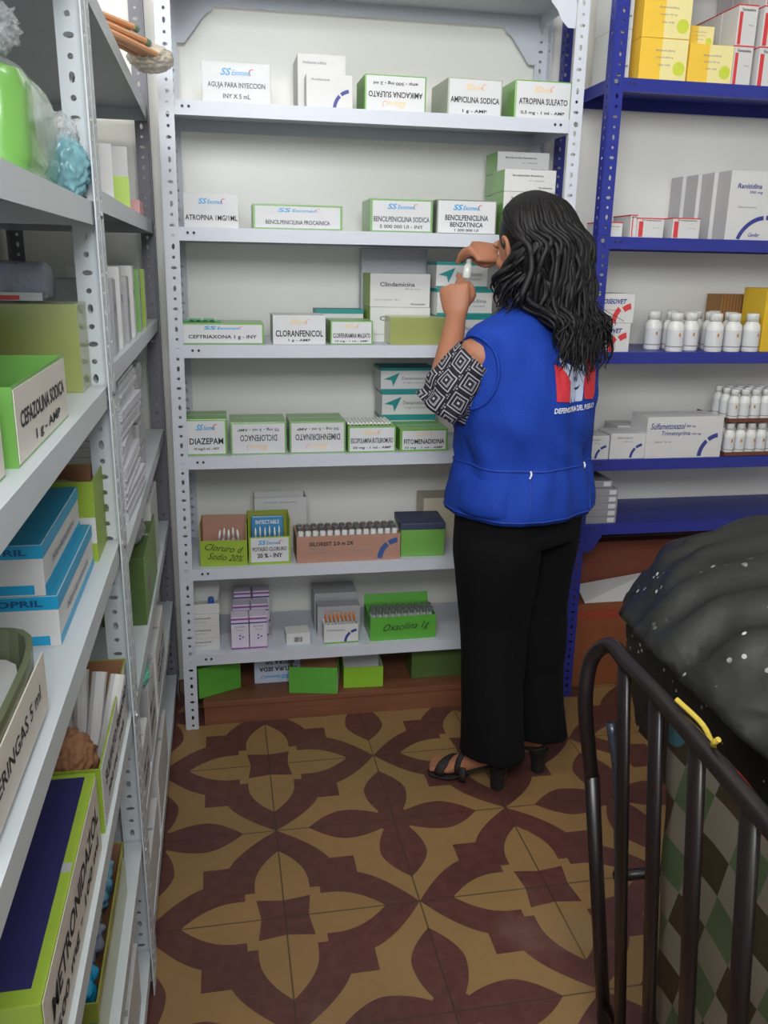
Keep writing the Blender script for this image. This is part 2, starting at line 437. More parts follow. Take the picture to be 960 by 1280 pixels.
def logo(par, cx, cz, w, h, faded=False, flip=False, y=-.0012):
    s = -1 if flip else 1
    text(par, 'SS', (cx-s*w*.30, y, cz), w*.28, h, m=FADEY if faded else LOGOB, shear=.3, flip=flip, bold=.03)
    text(par, 'Exomed', (cx+s*w*.14, y, cz-s*h*.08), w*.52, h*.75, m=FADEY if faded else LOGOB, shear=.3, flip=flip, bold=.02)
    bm = nb(); arc(bm, 0, 0, h*.38, h*.5, 60, 250); o = link('logo_swoosh', bm, FADEP if faded else LOGOR, par, (cx+s*w*.46, y, cz))
def medbox(p0, p1, ytop, Y, z, d, label, lines, m=GREEN, group=None, flip=False, faded=False, haslogo=True, side=True, rz=0, lab=LABELW, film=False, marg=.004, name='medicine_box'):
    """box whose front spans pixels p0..p1 on plane Y, standing at height z"""
    a = onY(p0, ytop+15, Y); b = onY(p1, ytop+15, Y); w = b.x-a.x; h = onY((p0+p1)/2, ytop, Y).z-z
    t = carton(name, label, 'box', (a.x, Y, z), w, d, h, m, rz, group)
    pn = panel(t, marg, w-marg, marg*.8, h-marg*.8, lab)
    n = len(lines); top = h*.64 if haslogo else h*.9
    if haslogo:
        logo(pn, w*.5, h*(.22 if flip else .78), w*(.5 if not faded else .36), h*.17, faded, flip)
    hs = []
    for i, (s, rw, rh) in enumerate(lines):
        zc = h*rh if not flip else h*(1-rh)
        size = [.16, .11, .08][min(i, 2)] if haslogo else .16
        if isinstance(rw, tuple): rw, size = rw
        text(pn, s, (w*.5, -.0012, zc), w*rw, h*size, flip=flip, bold=.02)
    if film:
        link('plastic_wrap', B(-.0015, w+.0015, -.003, d+.0015, -0.0002, h+.0025, bev=.002), WRAP, t)
    return t
G1 = 'labelled ampoule boxes on the white shelves'
# --- shelf A
z = WZ[1]
medbox(252, 338, 78, 2.44, z, .12, 'film-wrapped white box labelled AGUJA PARA INYECCION, leftmost on the top white shelf', [('AGUJA PARA INYECCION', .84, .46), ('INY X 5 mL', .40, .22)], m=WHITE, group=G1, film=True)
def bluearc_box(p0, p1, ytop, Y, z, d, label, lines=(), m=WHITE, group=None, arcm=NAVY, rz=0, cat='box', h=None, word=None, name='medicine_carton', bars=True, arcr=.32):
    a = onY(p0, ytop+15, Y); b = onY(p1, ytop+15, Y); w = b.x-a.x; h = h or onY((p0+p1)/2, ytop, Y).z-z
    t = carton(name, label, cat, (a.x, Y, z), w, d, h, m, rz, group)
    if arcm:
        bm = nb(); R = min(w, h)*.62; cx, cz = w-R*.05, 0.002
        arc(bm, cx, cz, R*.78, R*.95, 100, 128); arc(bm, cx, cz, R*.78, R*.95, 134, 178)
        for v in bm.verts:
            v.co.x = min(v.co.x, w-.001); v.co.z = max(v.co.z, .0005)
        link('arc_print', bm, arcm, t, (0, -.0006, 0))
    for (s, cx, cz, rw, rh, *mm) in lines:
        text(t, s, (w*cx, -.0008, h*cz), w*rw, h*rh, m=mm[0] if mm else GREYT, shear=.15 if mm else 0)
    return t
bluearc_box(372, 432, 68, 2.50, z, .14, 'taller white carton behind a smaller white one on the top white shelf', [('Amikacina sulfato', .35, .86, .5, .05)])
bluearc_box(383, 441, 93, 2.43, z, .06, 'small white carton with a blue arc, front one on the top white shelf', [('Amikacina', .3, .85, .4, .07)])
medbox(456, 533, 94, 2.42, z, .14, 'green box with upside-down label AMIKACINA SULFATO, middle of the top white shelf', [('AMIKACINA SULFATO', .88, .52), ('amp - 500 mg - 2 ml', .72, .22)], flip=False or True, faded=True, group=G1)
medbox(560, 629, 98, 2.42, z, .16, 'greyish box labelled AMPICILINA SODICA, second from the right on the top white shelf', [('AMPICILINA SODICA', .9, .44), ('1 g - AMP', .45, .14)], m=mat('grey_green_card', (170, 176, 160), .5), faded=True, group=G1, rz=.04)
medbox(644, 715, 101, 2.41, z, .16, 'green box labelled ATROPINA SULFATO, rightmost on the top white shelf', [('ATROPINA SULFATO', .86, .46), ('0,5 mg - 1 ml - AMP', .78, .16)], faded=True, group=G1)
# --- shelf B
z = WZ[2]
medbox(229, 298, 242, 2.42, z, .14, 'white box labelled ATROPINA 1MG/1ML, leftmost on the second white shelf', [('ATROPINA 1MG/1ML', (.95, .16), .30)], m=WHITE, group=G1, marg=.001)
medbox(316, 428, 256, 2.42, z, .10, 'long low green box labelled BENCILPENICILINA PROCAINICA on the second white shelf', [('BENCILPENICILINA PROCAINICA', (.72, .17), .30)], group=G1, film=True, marg=.006)
medbox(463, 541, 249, 2.42, z, .14, 'film-wrapped green box labelled BENCILPENICILINA SODICA on the second white shelf', [('BENCILPENICILINA SODICA', .9, .40), ('5 000 000 UI - INY', .7, .18)], group=G1, film=True, marg=.006)
medbox(546, 621, 250, 2.42, z, .16, 'dark-sided box labelled BENCILPENICILINA BENZATINICA, left of the stacked cartons', [('BENCILPENICILINA', .72, .48), ('BENZATINICA', (.55, .14), .28), ('1 200 000 UI', .4, .12)], m=mat('olive_grey_card', (128, 134, 118), .5), group=G1)
def plaincarton(p0, p1, Y, z, h, d, label, line='Bencilpenicilina Benzatinica', edge=GREEN, group=None):
    a = onY(p0, 240, Y); b = onY(p1, 240, Y); w = b.x-a.x
    t = carton('medicine_carton', label, 'box', (a.x, Y, z), w, d, h, WHITE, 0, group)
    link('green_edge', B(-.0006, 0, .001, d-.001, .001, h-.001), edge, t)
    text(t, line, (w*.45, -.0008, h*.72), w*.6, h*.11); text(t, 'UI 1.200.000', (w*.62, -.0008, h*.5), w*.3, h*.06, m=GREYT)
    text(t, 'Farmaceutica', (w*.8, -.0008, h*.2), w*.26, h*.08)
    return t
for k, pos in enumerate(['bottom', 'middle', 'top']):
    plaincarton(630, 694, 2.43, z+k*.0585, .058, .11, pos+' carton of the front stack of three white and green cartons behind the woman\'s head', group='stacked white and green cartons')
for k, pos in enumerate(['bottom', 'second', 'third', 'top']):
    plaincarton(620, 684, 2.545, z+k*.0585, .058, .11, pos+' carton of the rear stack of four white and green cartons, second white shelf', group='stacked white and green cartons')
# --- shelf C
z = WZ[3]
t = medbox(226, 330, 404, 2.41, z, .14, 'long green box labelled CEFTRIAXONA 1 g - INY, leftmost on the third white shelf', [('CEFTRIAXONA 1 g - INY', (.82, .22), .34)], group=G1, marg=.005)
bm = nb()
for i in range(5): box(bm, -.01+i*.018, .02+i*.018, 0, .03, 0, .004+.003*(i % 2))
medbits = tag(link('plastic_strip', bm, mat('green_film', (90, 175, 120), .2, var=.1, alpha=.8), None, (-.085, 2.46, z+onY(278, 404, 2.41).z-z+.001)), 'strip of crinkled green plastic lying on the CEFTRIAXONA box', 'plastic wrapping')
medbox(341, 407, 394, 2.41, z, .12, 'white box labelled CLORANFENICOL on the third white shelf', [('CLORANFENICOL', (.9, .22), .38), ('1 g - AMP', (.42, .11), .14)], m=WHITE, faded=True, group=G1, marg=.001)
a = onY(395, 410, 2.56); t = carton('medicine_carton', 'white carton with a teal top, behind the CLORANFENICOL and small ampoule boxes', 'box', (a.x, 2.56, z), .14, .08, .088, WHITE)
link('teal_lid', B(-.0005, .1405, -.0008, .0805, .076, .0885), TEAL, t)
medbox(413, 466, 401, 2.41, z, .12, 'small green-edged box labelled CLORFENIRAMINA MALEATO on the third white shelf', [('CLORFENIRAMINA MALEATO', (.88, .2), .38), ('10 mg - 1 ml - AMP', (.78, .1), .14)], faded=True, group=G1)
def clinda(p0, p1, y0, Y, z, h, label):
    a = onY(p0, y0, Y); w = onY(p1, y0, Y).x-a.x
    t = carton('medicine_carton', label, 'box', (a.x, Y, z), w, .13, h, WHITE, 0)
    link('green_edge', B(-.0006, 0, .001, .129, .001, h-.001), LIME, t)
    text(t, 'Clindamicina', (w*.45, -.0008, h*.68), w*.58, h*.13, bold=.02, m=mat('dark_grey_print', (72, 72, 84), .5)); text(t, '600 mg / 4 ml', (w*.7, -.0008, h*.54), w*.24, h*.06, m=GREYT)
    text(t, 'Solucion inyectable - IM IV', (w*.28, -.0008, h*.22), w*.42, h*.05, m=GREYT); text(t, 'Farmaceutica', (w*.8, -.0008, h*.1), w*.24, h*.06)
    return t
clinda(463, 538, 380, 2.50, z, .098, 'lower of the two white Clindamicina cartons, behind the olive box')
clinda(463, 538, 350, 2.50, z+.0985, .094, 'upper of the two white Clindamicina cartons, top of its stack')
a = onY(455, 320, 2.6)
carton('cardboard_box', 'plain grey block standing tall behind the Clindamicina cartons under the second white shelf', 'box', (a.x, 2.64, z), .20, .045, .262, mat('pale_grey_block', (196, 198, 204), .5))  # plain pale grey block showing above the cartons
t = carton('wrapped_box', 'shiny olive green wrapped box just left of the woman\'s forearm', 'box', (onY(488, 410, 2.41).x, 2.41, z), .16, .10, .076, OLIVE)
link('plastic_wrap', B(-.002, .162, -.002, .102, -.0002, .078, bev=.003), WRAP, t)
def tealbox(p0, p1, Y, z, h, label, line='Dexametasona', arrow=True, group='white boxes with teal stripes'):
    a = onY(p0, 480, Y); w = onY(p1, 480, Y).x-a.x
    t = carton('medicine_box', label, 'box', (a.x, Y, z), w, .12, h, WHITE, 0, group)
    link('stripe', B(-.0005, w+.0005, -.0007, .1205, h*.88, h+.0004), TEAL, t); link('stripe', B(-.0005, w+.0005, -.0007, 0, 0.001, h*.1), TEAL, t)
    if arrow:
        bm = nb(); s = h*.34
        vs = [bm.verts.new(q) for q in ((-s, 0, 0), (s, 0, s*.8), (.2*s, 0, -.9*s), (0, 0, -.15*s))]; bm.faces.new(vs)
        link('arrow_logo', bm, TEAL, t, (w*.2, -.0009, h*.52))
    text(t, line, (w*.64, -.0008, h*.56), w*.5, h*.14, m=GREYT, bold=.02); text(t, '4 mg/ml inyectable', (w*.64, -.0008, h*.36), w*.46, h*.08, m=GREYT)
    return t
tealbox(545, 612, 2.44, z, .078, 'lowest of three white boxes with teal stripes behind the woman\'s forearm', 'Cloruro', False)
tealbox(543, 610, 2.46, z+.0785, .074, 'middle box of three with teal stripes behind the woman\'s forearm', 'Ranitidina', False)
tealbox(541, 603, 2.48, z+.153, .074, 'topmost box of three with teal stripes, right behind the woman\'s hands')
# --- shelf D
z = WZ[4]
medbox(231, 284, 524, 2.41, z, .14, 'green topped box labelled DIAZEPAM, leftmost on the fourth white shelf', [('DIAZEPAM', (.8, .17), .40), ('10 mg/2 ml - INY', (.6, .09), .18)], group=G1, marg=.006)
medbox(288, 358, 528, 2.41, z, .14, 'film-wrapped green box with upside-down label DICLOFENACO', [('DICLOFENACO', (.66, .2), .48), ('75 mg - 3 ml - AMP', .75, .22)], flip=True, faded=True, group=G1, film=True, marg=.005)
medbox(362, 432, 527, 2.41, z, .14, 'film-wrapped green box with upside-down label DIMENHIDRINATO', [('DIMENHIDRINATO', (.8, .2), .48), ('50 mg - 5 ml - AMP', .75, .22)], flip=True, faded=True, group=G1, film=True, marg=.005)
medbox(435, 495, 533, 2.405, z, .14, 'green box labelled ESCOPOLAMINA BUTILBROMURO with a grooved plastic tray on top', [('ESCOPOLAMINA BUTILBROMURO', (.88, .2), .46), ('20 mg - 1 ml - AMP', (.8, .12), .18)], faded=True, group=G1, marg=.005)
medbox(500, 560, 536, 2.405, z, .13, 'green box labelled FITOMENADIONA, rightmost on the fourth white shelf', [('FITOMENADIONA', (.84, .22), .44), ('10 mg - 1 ml - AMP', (.8, .12), .16)], faded=True, group=G1, marg=.007)
bm = nb()
for i in range(12): box(bm, i*.011, i*.011+.006, 0, .09, 0, .007)
box(bm, 0, .127, 0, .09, 0, .002)
tag(link('plastic_tray', bm, WPLAS, None, (onY(434, 530, 2.43).x, 2.425, z+onY(465, 533, 2.405).z-z+.001)), 'white grooved plastic ampoule tray lying on the ESCOPOLAMINA box', 'tray')
tealbox(478, 545, 2.54, z, .078, 'lowest of three white and teal boxes behind the FITOMENADIONA box'); 
tealbox(478, 545, 2.54, z+.0785, .078, 'middle of three white and teal boxes behind the FITOMENADIONA box', 'Dexametasona'); tealbox(476, 543, 2.54, z+.157, .07, 'topmost of three white and teal boxes, just under the woman\'s elbow')
# --- shelf E
z = WZ[5]
def vial(label, group, r=.009, h=.045, cap=SILV, capr=.8, body=GLASS, name='glass_vial', neck=True):
    t = thing(name, label, 'vial', (0, 0, 0), 0, group)
    bm = nb(); lathe(bm, [(r*.9, 0), (r, .002), (r, h*.66), (r*.55, h*.78), (r*.55, h*.86)], 10); link('glass_body', bm, body, t, smooth=True)
    bm = nb(); lathe(bm, [(r*capr, h*.84), (r*capr, h*.99), (r*capr*.85, h)], 10); link('cap', bm, cap, t)
    return t
def ampoule(label, group, tip=None, r=.006, h=.06):
    t = thing('glass_ampoule', label, 'ampoule', (0, 0, 0), 0, group)
    bm = nb(); lathe(bm, [(r*.9, 0), (r, .003), (r, h*.55), (r*.4, h*.64), (r*.5, h*.70)], 8); link('glass_body', bm, GLASS, t, smooth=True)
    bm = nb(); lathe(bm, [(r*.5, h*.70), (r*.5, h*.85), (r*.2, h)], 8); link('tip', bm, tip or WPLAS, t, smooth=True)
    return t
a = onY(250, 690, 2.41); w = .135
t = opencarton('open_box', 'open lime green box with handwritten Cloruro de Sodio 20%', 'box', (a.x, 2.41, z), w, .11, .125, LIME, SALMON, fh=.078, rz=-.05)
INKB = mat('pen_ink', (30, 60, 30), .6)
text(t, 'Cloruro d', (w*.5, -.0008, .055), w*.78, .020, m=INKB, shear=.4, bold=0, rot=(pi/2, .12, 0)); text(t, 'Sodio 20%', (w*.55, -.0008, .027), w*.72, .020, m=INKB, shear=.4, bold=0, rot=(pi/2, .12, 0))
p = None
for i in range(5):
    L = 'glass ampoule sticking out of the open box marked Cloruro de Sodio'
    q = p or ampoule(L, 'ampoules in the Cloruro de Sodio box', h=.095, r=.008)
    if p: q = dup(p)
    q.location = (a.x+.045+.018*i, 2.445+.02*(i % 2), z+.004); q.rotation_euler = (0, .15-.06*i, 0); p = q if i == 0 else p
a = onY(311, 690, 2.405); w = .122
t = opencarton('open_box', 'open green box with white label POTASIO CLORURO 20 % - INY', 'box', (a.x, 2.405, z), w, .11, .135, LIME, OLIVE, fh=.085)
pn = panel(t, .006, w-.006, .008, .082); logo(pn, w*.5, .068, w*.6, .014)
text(pn, 'POTASIO CLORURO', (w*.5, -.0012, .048), w*.82, .012, bold=.02); text(pn, '20 % - INY', (w*.5, -.0012, .028), w*.6, .014, bold=.03)
t = thing('blue_sachet', 'blue printed sachet inside the POTASIO CLORURO box', 'sachet', (a.x+.012, 2.475, z+.006), rot=(-.15, 0, 0)); link('pouch', B(0, .095, 0, .012, 0, .118, bev=.003), mat('blue_sachet_print', (50, 128, 178), .3, var=.2), t); text(t, 'INYECTABLE', (.048, -.0008, .10), .07, .012, m=WPLAS)
p = None
for i in range(6):
    q = dup(p) if p else ampoule('clear glass ampoule standing in the POTASIO CLORURO box', 'ampoules in the POTASIO CLORURO box', h=.10, r=.006)
    q.location = (a.x+.022+.014*i, 2.43+.012*(i % 2), z+.004); q.rotation_euler = (-.1, 0, 0); p = p or q
a = onY(318, 640, 2.56)
t = opencarton('open_box', 'white box with a raised flap behind the POTASIO CLORURO box', 'box', (a.x, 2.56, z), .16, .08, .16, WHITE, WHITE)
text(t, 'Cloruro de potasio', (.08, -.0008, .145), .10, .007, m=GREYT)
a = onY(371, 690, 2.40); w = onY(500, 690, 2.40).x-a.x
t = opencarton('vial_tray', 'pinkish brown cardboard tray printed SILOREST full of small vials, fifth white shelf', 'box', (a.x, 2.40, z), w, .12, .082, SALMON, SALMON)
text(t, 'SILOREST 2.0 m 2%', (w*.33, -.0008, .058), w*.42, .012, bold=.025); text(t, 'Inyectable', (w*.2, -.0008, .042), w*.16, .006, m=GREYT); text(t, 'Contenido 50 frascos ampolla', (w*.26, -.0008, .03), w*.3, .006, m=GREYT); text(t, 'Laboratorio', (w*.62, -.0008, .034), w*.18, .006, m=GREYT)
bm = nb(); arc(bm, w-.004, .004, .05, .066, 95, 122); arc(bm, w-.004, .004, .05, .066, 128, 178); link('arc_print', bm, mat('mid_blue_print', (60, 90, 150), .5), t, (0, -.0008, 0))
p = None
for r_ in range(3):
    for i in range(14):
        if r_ == 1 and i == 0: p = None
        q = dup(p) if p else vial(['small glass vial with a pale cap, front row of the SILOREST tray', 'small glass vial with a silver cap, behind the pale caps, SILOREST tray'][min(r_, 1)], ['pale capped vials in the SILOREST tray', 'silver capped vials in the SILOREST tray'][min(r_, 1)], r=.0085, h=.088+.004*(r_ > 0), cap=WPLAS if r_ == 0 else SILV, capr=1.0)
        if r_ == 0: pass
        q.location = (a.x+.014+i*(w-.028)/13, 2.42+.031*r_, z+.004); p = p or q
a = onY(500, 680, 2.43)
t = thing('lidded_box', 'green box with a dark blue lid beside the SILOREST tray, fifth white shelf', 'box', (a.x, 2.42, z), -.05)
link('box_body', B(0, .135, 0, .13, 0, .085, bev=.002), GREEN, t); link('lid', B(-.002, .137, -.002, .132, .085, .106, bev=.003), mat('dark_blue_card', (58, 66, 92), .5, var=.1), t)
a = onY(528, 650, 2.58); carton('medicine_carton', 'beige carton behind the blue lidded green box, near the woman\'s hip', 'box', (a.x, 2.57, z), .15, .1, .14, mat('beige_card', (196, 186, 166), .5))
# --- shelf F
z = WZ[6]
a = onY(237, 790, 2.42); w = .088
for k, pos in enumerate(['lowest', 'middle', 'topmost']):
    t = carton('medicine_carton', pos+' of three small white cartons stacked at the left end of the bottom white shelf', 'box', (a.x, 2.42, z+k*.0385), w, .11, .038, WHITE, 0, 'small white cartons on the bottom white shelf')
    text(t, 'Metoclopramida', (w*.4, -.0008, .026), w*.62, .006); text(t, '10 mg / 2 ml', (w*.35, -.0008, .015), w*.4, .0045, m=GREYT)
t = opencarton('open_box', 'open white box with raised flaps on top of the three small white cartons', 'box', (a.x, 2.425, z+.1165), w+.002, .10, .03, WHITE, WHITE, flap=.05)
t = thing('plastic_stopper', 'blue plastic stopper in the open white box at the left of the bottom shelf', 'stopper', (a.x+.065, 2.46, z+.1205)); bm = nb(); lathe(bm, [(.009, 0), (.009, .03), (.007, .033)], 12); link('cap_shell', bm, mat('blue_plastic', (60, 110, 190), .3), t)
def purplebox(x, y, zz, label):
    w, h, d = .052, .105, .05
    t = carton('medicine_carton', label, 'box', (x, y, zz), w, d, h, mat('lilac_white_card', (214, 206, 222), .45), 0, 'white and purple cartons', seam=False)
    link('purple_band', B(-.0005, w+.0005, -.0006, d+.0005, h-.010, h-.004), PURP, t); link('purple_band', B(-.0005, w+.0005, -.0006, d+.0005, 0.001, .006), PURP, t)
    link('purple_band', B(-.0005, w+.0005, -.0006, d+.0005, h-.022, h-.018), NAVY, t)
    text(t, 'Jarabe', (w*.5, -.0008, h*.7), w*.6, .008, m=GREYT); text(t, '120 ml', (w*.5, -.0008, h*.6), w*.4, .005, m=GREYT)
    bm = nb()
    for k in range(3): ell(bm, (.006*cos(k*2.1), 0, .006*sin(k*2.1)), (.003, .0006, .003), sub=1)
    link('dot_print', bm, NAVY, t, (w*.55, -.0008, h*.38)); return t
a = onY(289, 790, 2.41)
purplebox(a.x, 2.41, z, 'left front carton of the upright white and purple cartons, bottom white shelf'); purplebox(a.x+.0545, 2.41, z, 'right front carton of the upright white and purple cartons, bottom white shelf')
purplebox(a.x+.006, 2.475, z+0.012, 'left carton in the second row of white and purple cartons'); purplebox(a.x+.062, 2.475, z+0.012, 'right carton in the second row of white and purple cartons')
purplebox(a.x+.012, 2.54, z+.03, 'left carton in the rearmost row of white and purple cartons'); purplebox(a.x+.070, 2.54, z+.03, 'right carton in the rearmost row of white and purple cartons')
for (yy, hh) in ((2.472, .0115), (2.537, .0295)):
    t = carton('packing_board', 'flat grey card lying under the '+('second' if yy < 2.5 else 'rearmost')+' row of white and purple cartons', 'card', (a.x, yy, z), .126, .06, hh, GREYC, seam=False)
a = onY(358, 800, 2.42)
t = carton('small_carton', 'small white carton with a barcode, lying alone on the bottom white shelf', 'box', (a.x, 2.42, z), .073, .06, .036, WHITE, .03, seam=False)
bm = nb(); xx = .024
while xx < .05:
    ww = random.choice((.0006, .0012, .0018)); box(bm, xx, xx+ww, -.0006, 0, .008, .024); xx += ww+random.choice((.0008, .0014))
link('barcode', bm, INK, t)
a = onY(393, 760, 2.52)
bluearc_box(393, 446, 741, 2.53, z, .1, 'rear grey white carton with blue arc on the bottom white shelf', [('Omeprazol 40 mg', .35, .85, .5, .05)], m=GREYC)
bluearc_box(397, 450, 758, 2.47, z, .055, 'second grey white carton, between the rear carton and the orange ampoule box', [('Omeprazol', .35, .85, .4, .06)], m=GREYC)
a = onY(405, 790, 2.41); w = .106
t = opencarton('open_box', 'open white box full of orange-tipped ampoules on the bottom white shelf', 'box', (a.x, 2.41, z), w, .055, .062, WHITE, WHITE)
link('green_edge', B(0, w, -.0006, 0, 0, .005), GREEN, t); link('green_edge', B(w, w+.0006, 0, .055, 0, .062), GREEN, t)
text(t, 'Dexametasona', (w*.35, -.0008, .045), w*.5, .007, m=GREYT); bm = nb(); arc(bm, w-.002, .004, .034, .042, 95, 122); arc(bm, w-.002, .004, .034, .042, 128, 178); link('arc_print', bm, NAVY, t, (0, -.0008, 0))
p = None
OR = mat('orange_ampoule_tip', (214, 126, 70), .35)
for i in range(16):
    q = dup(p) if p else ampoule('orange-tipped ampoule standing in the open white box on the bottom white shelf', 'orange-tipped ampoules', OR, r=.0055, h=.088)
    q.location = (a.x+.009+.0125*(i % 8), 2.425+.02*(i//8), z+.0035); p = p or q
a = onY(463, 790, 2.41); w = .208
GR2 = mat('bright_green_card', (92, 170, 62), .4, var=.06, coat=.3)
t = opencarton('open_box', 'wide open green box with handwritten Oxacilina 1g full of vials, bottom white shelf', 'box', (a.x, 2.41, z), w, .12, .078, GR2, GR2, flap=.03)
text(t, 'Oxacilina 1g', (w*.54, -.0008, .042), w*.7, .030, m=INK, shear=.5, bold=.0, rot=(pi/2, -.05, 0))
p = None
for i in range(20):
    q = dup(p) if p else vial('glass vial with grey stopper standing in the green Oxacilina box', 'vials in the green Oxacilina box', r=.009, h=.094, cap=mat('grey_rubber', (96, 104, 100), .5), capr=.9)
    q.location = (a.x+.014+.020*(i % 10), 2.43+.03*(i//10), z+.0035); p = p or q
# --- under the shelf, on the plinth
z = .0785
t = carton('green_box', 'dark-topped green box lying askew at the left end of the wooden plinth', 'box', (onY(249, 870, 2.42).x, 2.425, z), .14, .10, .10, GR2, rz=.42)
link('dark_face', B(-.0006, 0, .002, .098, .002, .083), mat('charcoal_print', (58, 62, 66), .5), t)
a = onY(318, 850, 2.52)
t = carton('suture_box', 'white box with upside-down label SUTURA SEDA NEGRA on the wooden plinth', 'box', (a.x, 2.50, z), .145, .10, .09, mat('pale_blue_white_card', (196, 208, 228), .5))
text(t, 'SUTURA SEDA', (.075, -.0008, .048), .12, .015, flip=True, bold=.03); text(t, 'NEGRA 2/0', (.08, -.0008, .072), .09, .015, flip=True, bold=.03); logo(t, .07, .02, .09, .014, flip=True, y=-.0008)
t = opencarton('open_box', 'larger open green box with brown inside, angled on the wooden plinth', 'box', (onY(362, 870, 2.41).x, 2.425, z), .15, .10, .088, GR2, KRAFT, rz=-.20, flap=.02)
link('white_face', B(.15, .1506, .005, .095, .004, .05), LABELW, t)
t = opencarton('open_box', 'bright lime open box with raised back flap on the wooden plinth', 'box', (onY(428, 864, 2.43).x+.004, 2.43, z), .125, .10, .07, mat('lime_card_bright', (140, 190, 50), .4), WHITE, rz=-.05, flap=.075)
t = carton('green_box', 'dull dark green box on the plinth beside the woman\'s legs', 'box', (onY(514, 850, 2.46).x, 2.46, z), .19, .1, .125, DKGREEN, rz=.0)

# ================================================================ BLUE SHELF GOODS
z = BZ[1]
def redbox(p0, p1, ytop, Y, z, d, label, word, h=None, w=None, group=None, stripe=True, x=None):
    a = onY(p0, ytop+10, Y); w = w or onY(p1, ytop+10, Y).x-a.x; h = h or onY(p0, ytop, Y).z-z
    t = carton('medicine_carton', label, 'box', (a.x if x is None else x, Y, z), w, d, h, WHITE, 0, group)
    link('red_edge', B(-.0006, w+.0006, -.0006, d, h-.003, h+.0003), RED, t)
    if stripe: link('red_stripe', B(.004, .004+w*.16, -.0007, 0, .002, h*.82), RED, t)
    text(t, word, (w*.52, -.0008, h*.88 if stripe else h*.7), w*.7, h*.08); text(t, '500 mg', (w*.7, -.0008, h*.5), w*.25, h*.05, m=GREYT)
    return t
for k, pos in enumerate(['lower', 'upper']):
    a = onY(767, 60, 2.43)
    t = carton('medicine_carton', pos+' white carton at the left end of the top blue shelf', 'box', (a.x-.002, 2.43, z+.122*k), .052, .13, .1215, WHITE)
    text(t, 'Tabletas', (.026, -.0008, .1), .036, .006, m=GREYT); bm = nb(); arc(bm, .05, .004, .026, .031, 95, 170); link('arc_print', bm, GREYT, t, (0, -.0008, 0))
def yellowbox(x, Y, z, w, h, label):
    t = carton('medicine_carton', label, 'box', (x, Y, z), w, .17, h, YEL, 0, 'yellow cartons on the top blue shelf')
    link('cream_print', B(w*.45, w+.0006, -.0006, .10, .001, h-.001), PYEL, t)
    for k in range(3): text(t, ['Amoxicilina', 'Capsulas 500 mg', 'Uso oral'][k], (w*.52, -.0009, h*(.72-.17*k)), w*[.42, .36, .25][k], h*.05, m=GREYT)
    bm = nb(); lathe(bm, [(h*.17, 0), (h*.17, .0004)], 20); link('green_dot', bm, mat('lime_dot', (205, 215, 70), .4), t, (w*.84, -.0008, h*.3), (pi/2, 0, 0)); return t
a = onY(801, 60, 2.425); w = onY(860, 60, 2.425).x-a.x
for k, pos in enumerate(['lowest', 'middle', 'top']): yellowbox(a.x, 2.425, z+k*.105, w, .1045, pos+' of three large yellow and cream cartons stacked on the top blue shelf')
a = onY(861, 80, 2.425); yellowbox(a.x, 2.425, z, w*.94, .098, 'short yellow and cream carton at the foot of the tall yellow stack'); yellowbox(a.x+.004, 2.47, z+.0985, w*.62, .055, 'small yellow carton lying on the short yellow carton, top blue shelf')
for r_ in range(2):
    for c_ in range(3):
        pos = ['front', 'middle', 'rear'][c_]
        redbox(0, 0, 60, 2.43+.085*c_, z+.102*r_, .083, '%s red and white carton, %s layer, right of the yellow cartons' % (pos, ['lower', 'upper'][r_]), 'Fitomenadiona', h=.1015, w=.058, x=onY(919, 60, 2.43).x-.001, group='red and white cartons on the top blue shelf')
for r_ in range(3):
    for c_ in range(3):
        pos = ['front', 'middle', 'rear'][c_]
        redbox(0, 0, 60, 2.425+.085*c_, z+.102*r_, .083, '%s red and white carton, %s layer, at the right picture edge' % (pos, ['lower', 'middle', 'upper'][r_]), 'Fitomenadiona', h=.1015, w=.075, x=onY(949, 60, 2.43).x, group='red and white cartons on the top blue shelf')
z = BZ[2]
redbox(751, 778, 277, 2.43, z, .1, 'white carton with red edge at the left end of the second blue shelf', 'Prednisona', stripe=False)
redbox(788, 795, 273, 2.435, z, .12, 'narrow grey-sided red and white carton, second blue shelf', 'P', h=.062, w=.02)
redbox(797, 830, 272, 2.425, z, .12, 'left of two red-striped Prednisona cartons on the second blue shelf', 'Prednisona')
redbox(841, 875, 272, 2.425, z, .08, 'right of two red-striped Prednisona cartons, in front of the grey-sided cartons', 'Prednisona')
def ranit(x, Y, label, w=.15, h=.192):
    t = carton('medicine_carton', label, 'box', (x, Y, z), w, .07, h, WHITE, 0, 'tall Ranitidina cartons')
    link('grey_side', B(-.0006, 0, .0005, .0695, .001, h-.001), mat('grey_side_print', (186, 184, 184), .5), t)  # left side is a panel slightly greyer than the front
    text(t, 'Ranitidina', (w*.42, -.0008, h*.78), w*.52, h*.07, m=NAVY, shear=.2, bold=.02); text(t, '300 mg', (w*.56, -.0008, h*.69), w*.28, h*.05, m=NAVY)
    text(t, 'Tabletas recubiertas', (w*.4, -.0008, h*.48), w*.4, h*.025, m=GREYT)
    bm = nb(); arc(bm, w-.02, -.03, .088, .10, 60, 92); arc(bm, w-.02, -.03, .088, .10, 97, 160)
    for v in bm.verts: v.co.x = min(w-.001, v.co.x); v.co.z = max(.001, v.co.z)
    link('arc_print', bm, NAVY, t, (0, -.0008, 0)); text(t, 'Genfar', (w*.62, -.0008, h*.08), w*.25, h*.06, m=NAVY, shear=.3); return t
x = onY(910, 260, 2.425).x
ranit(x, 2.425, 'front tall white Ranitidina carton with a blue arc, second blue shelf')
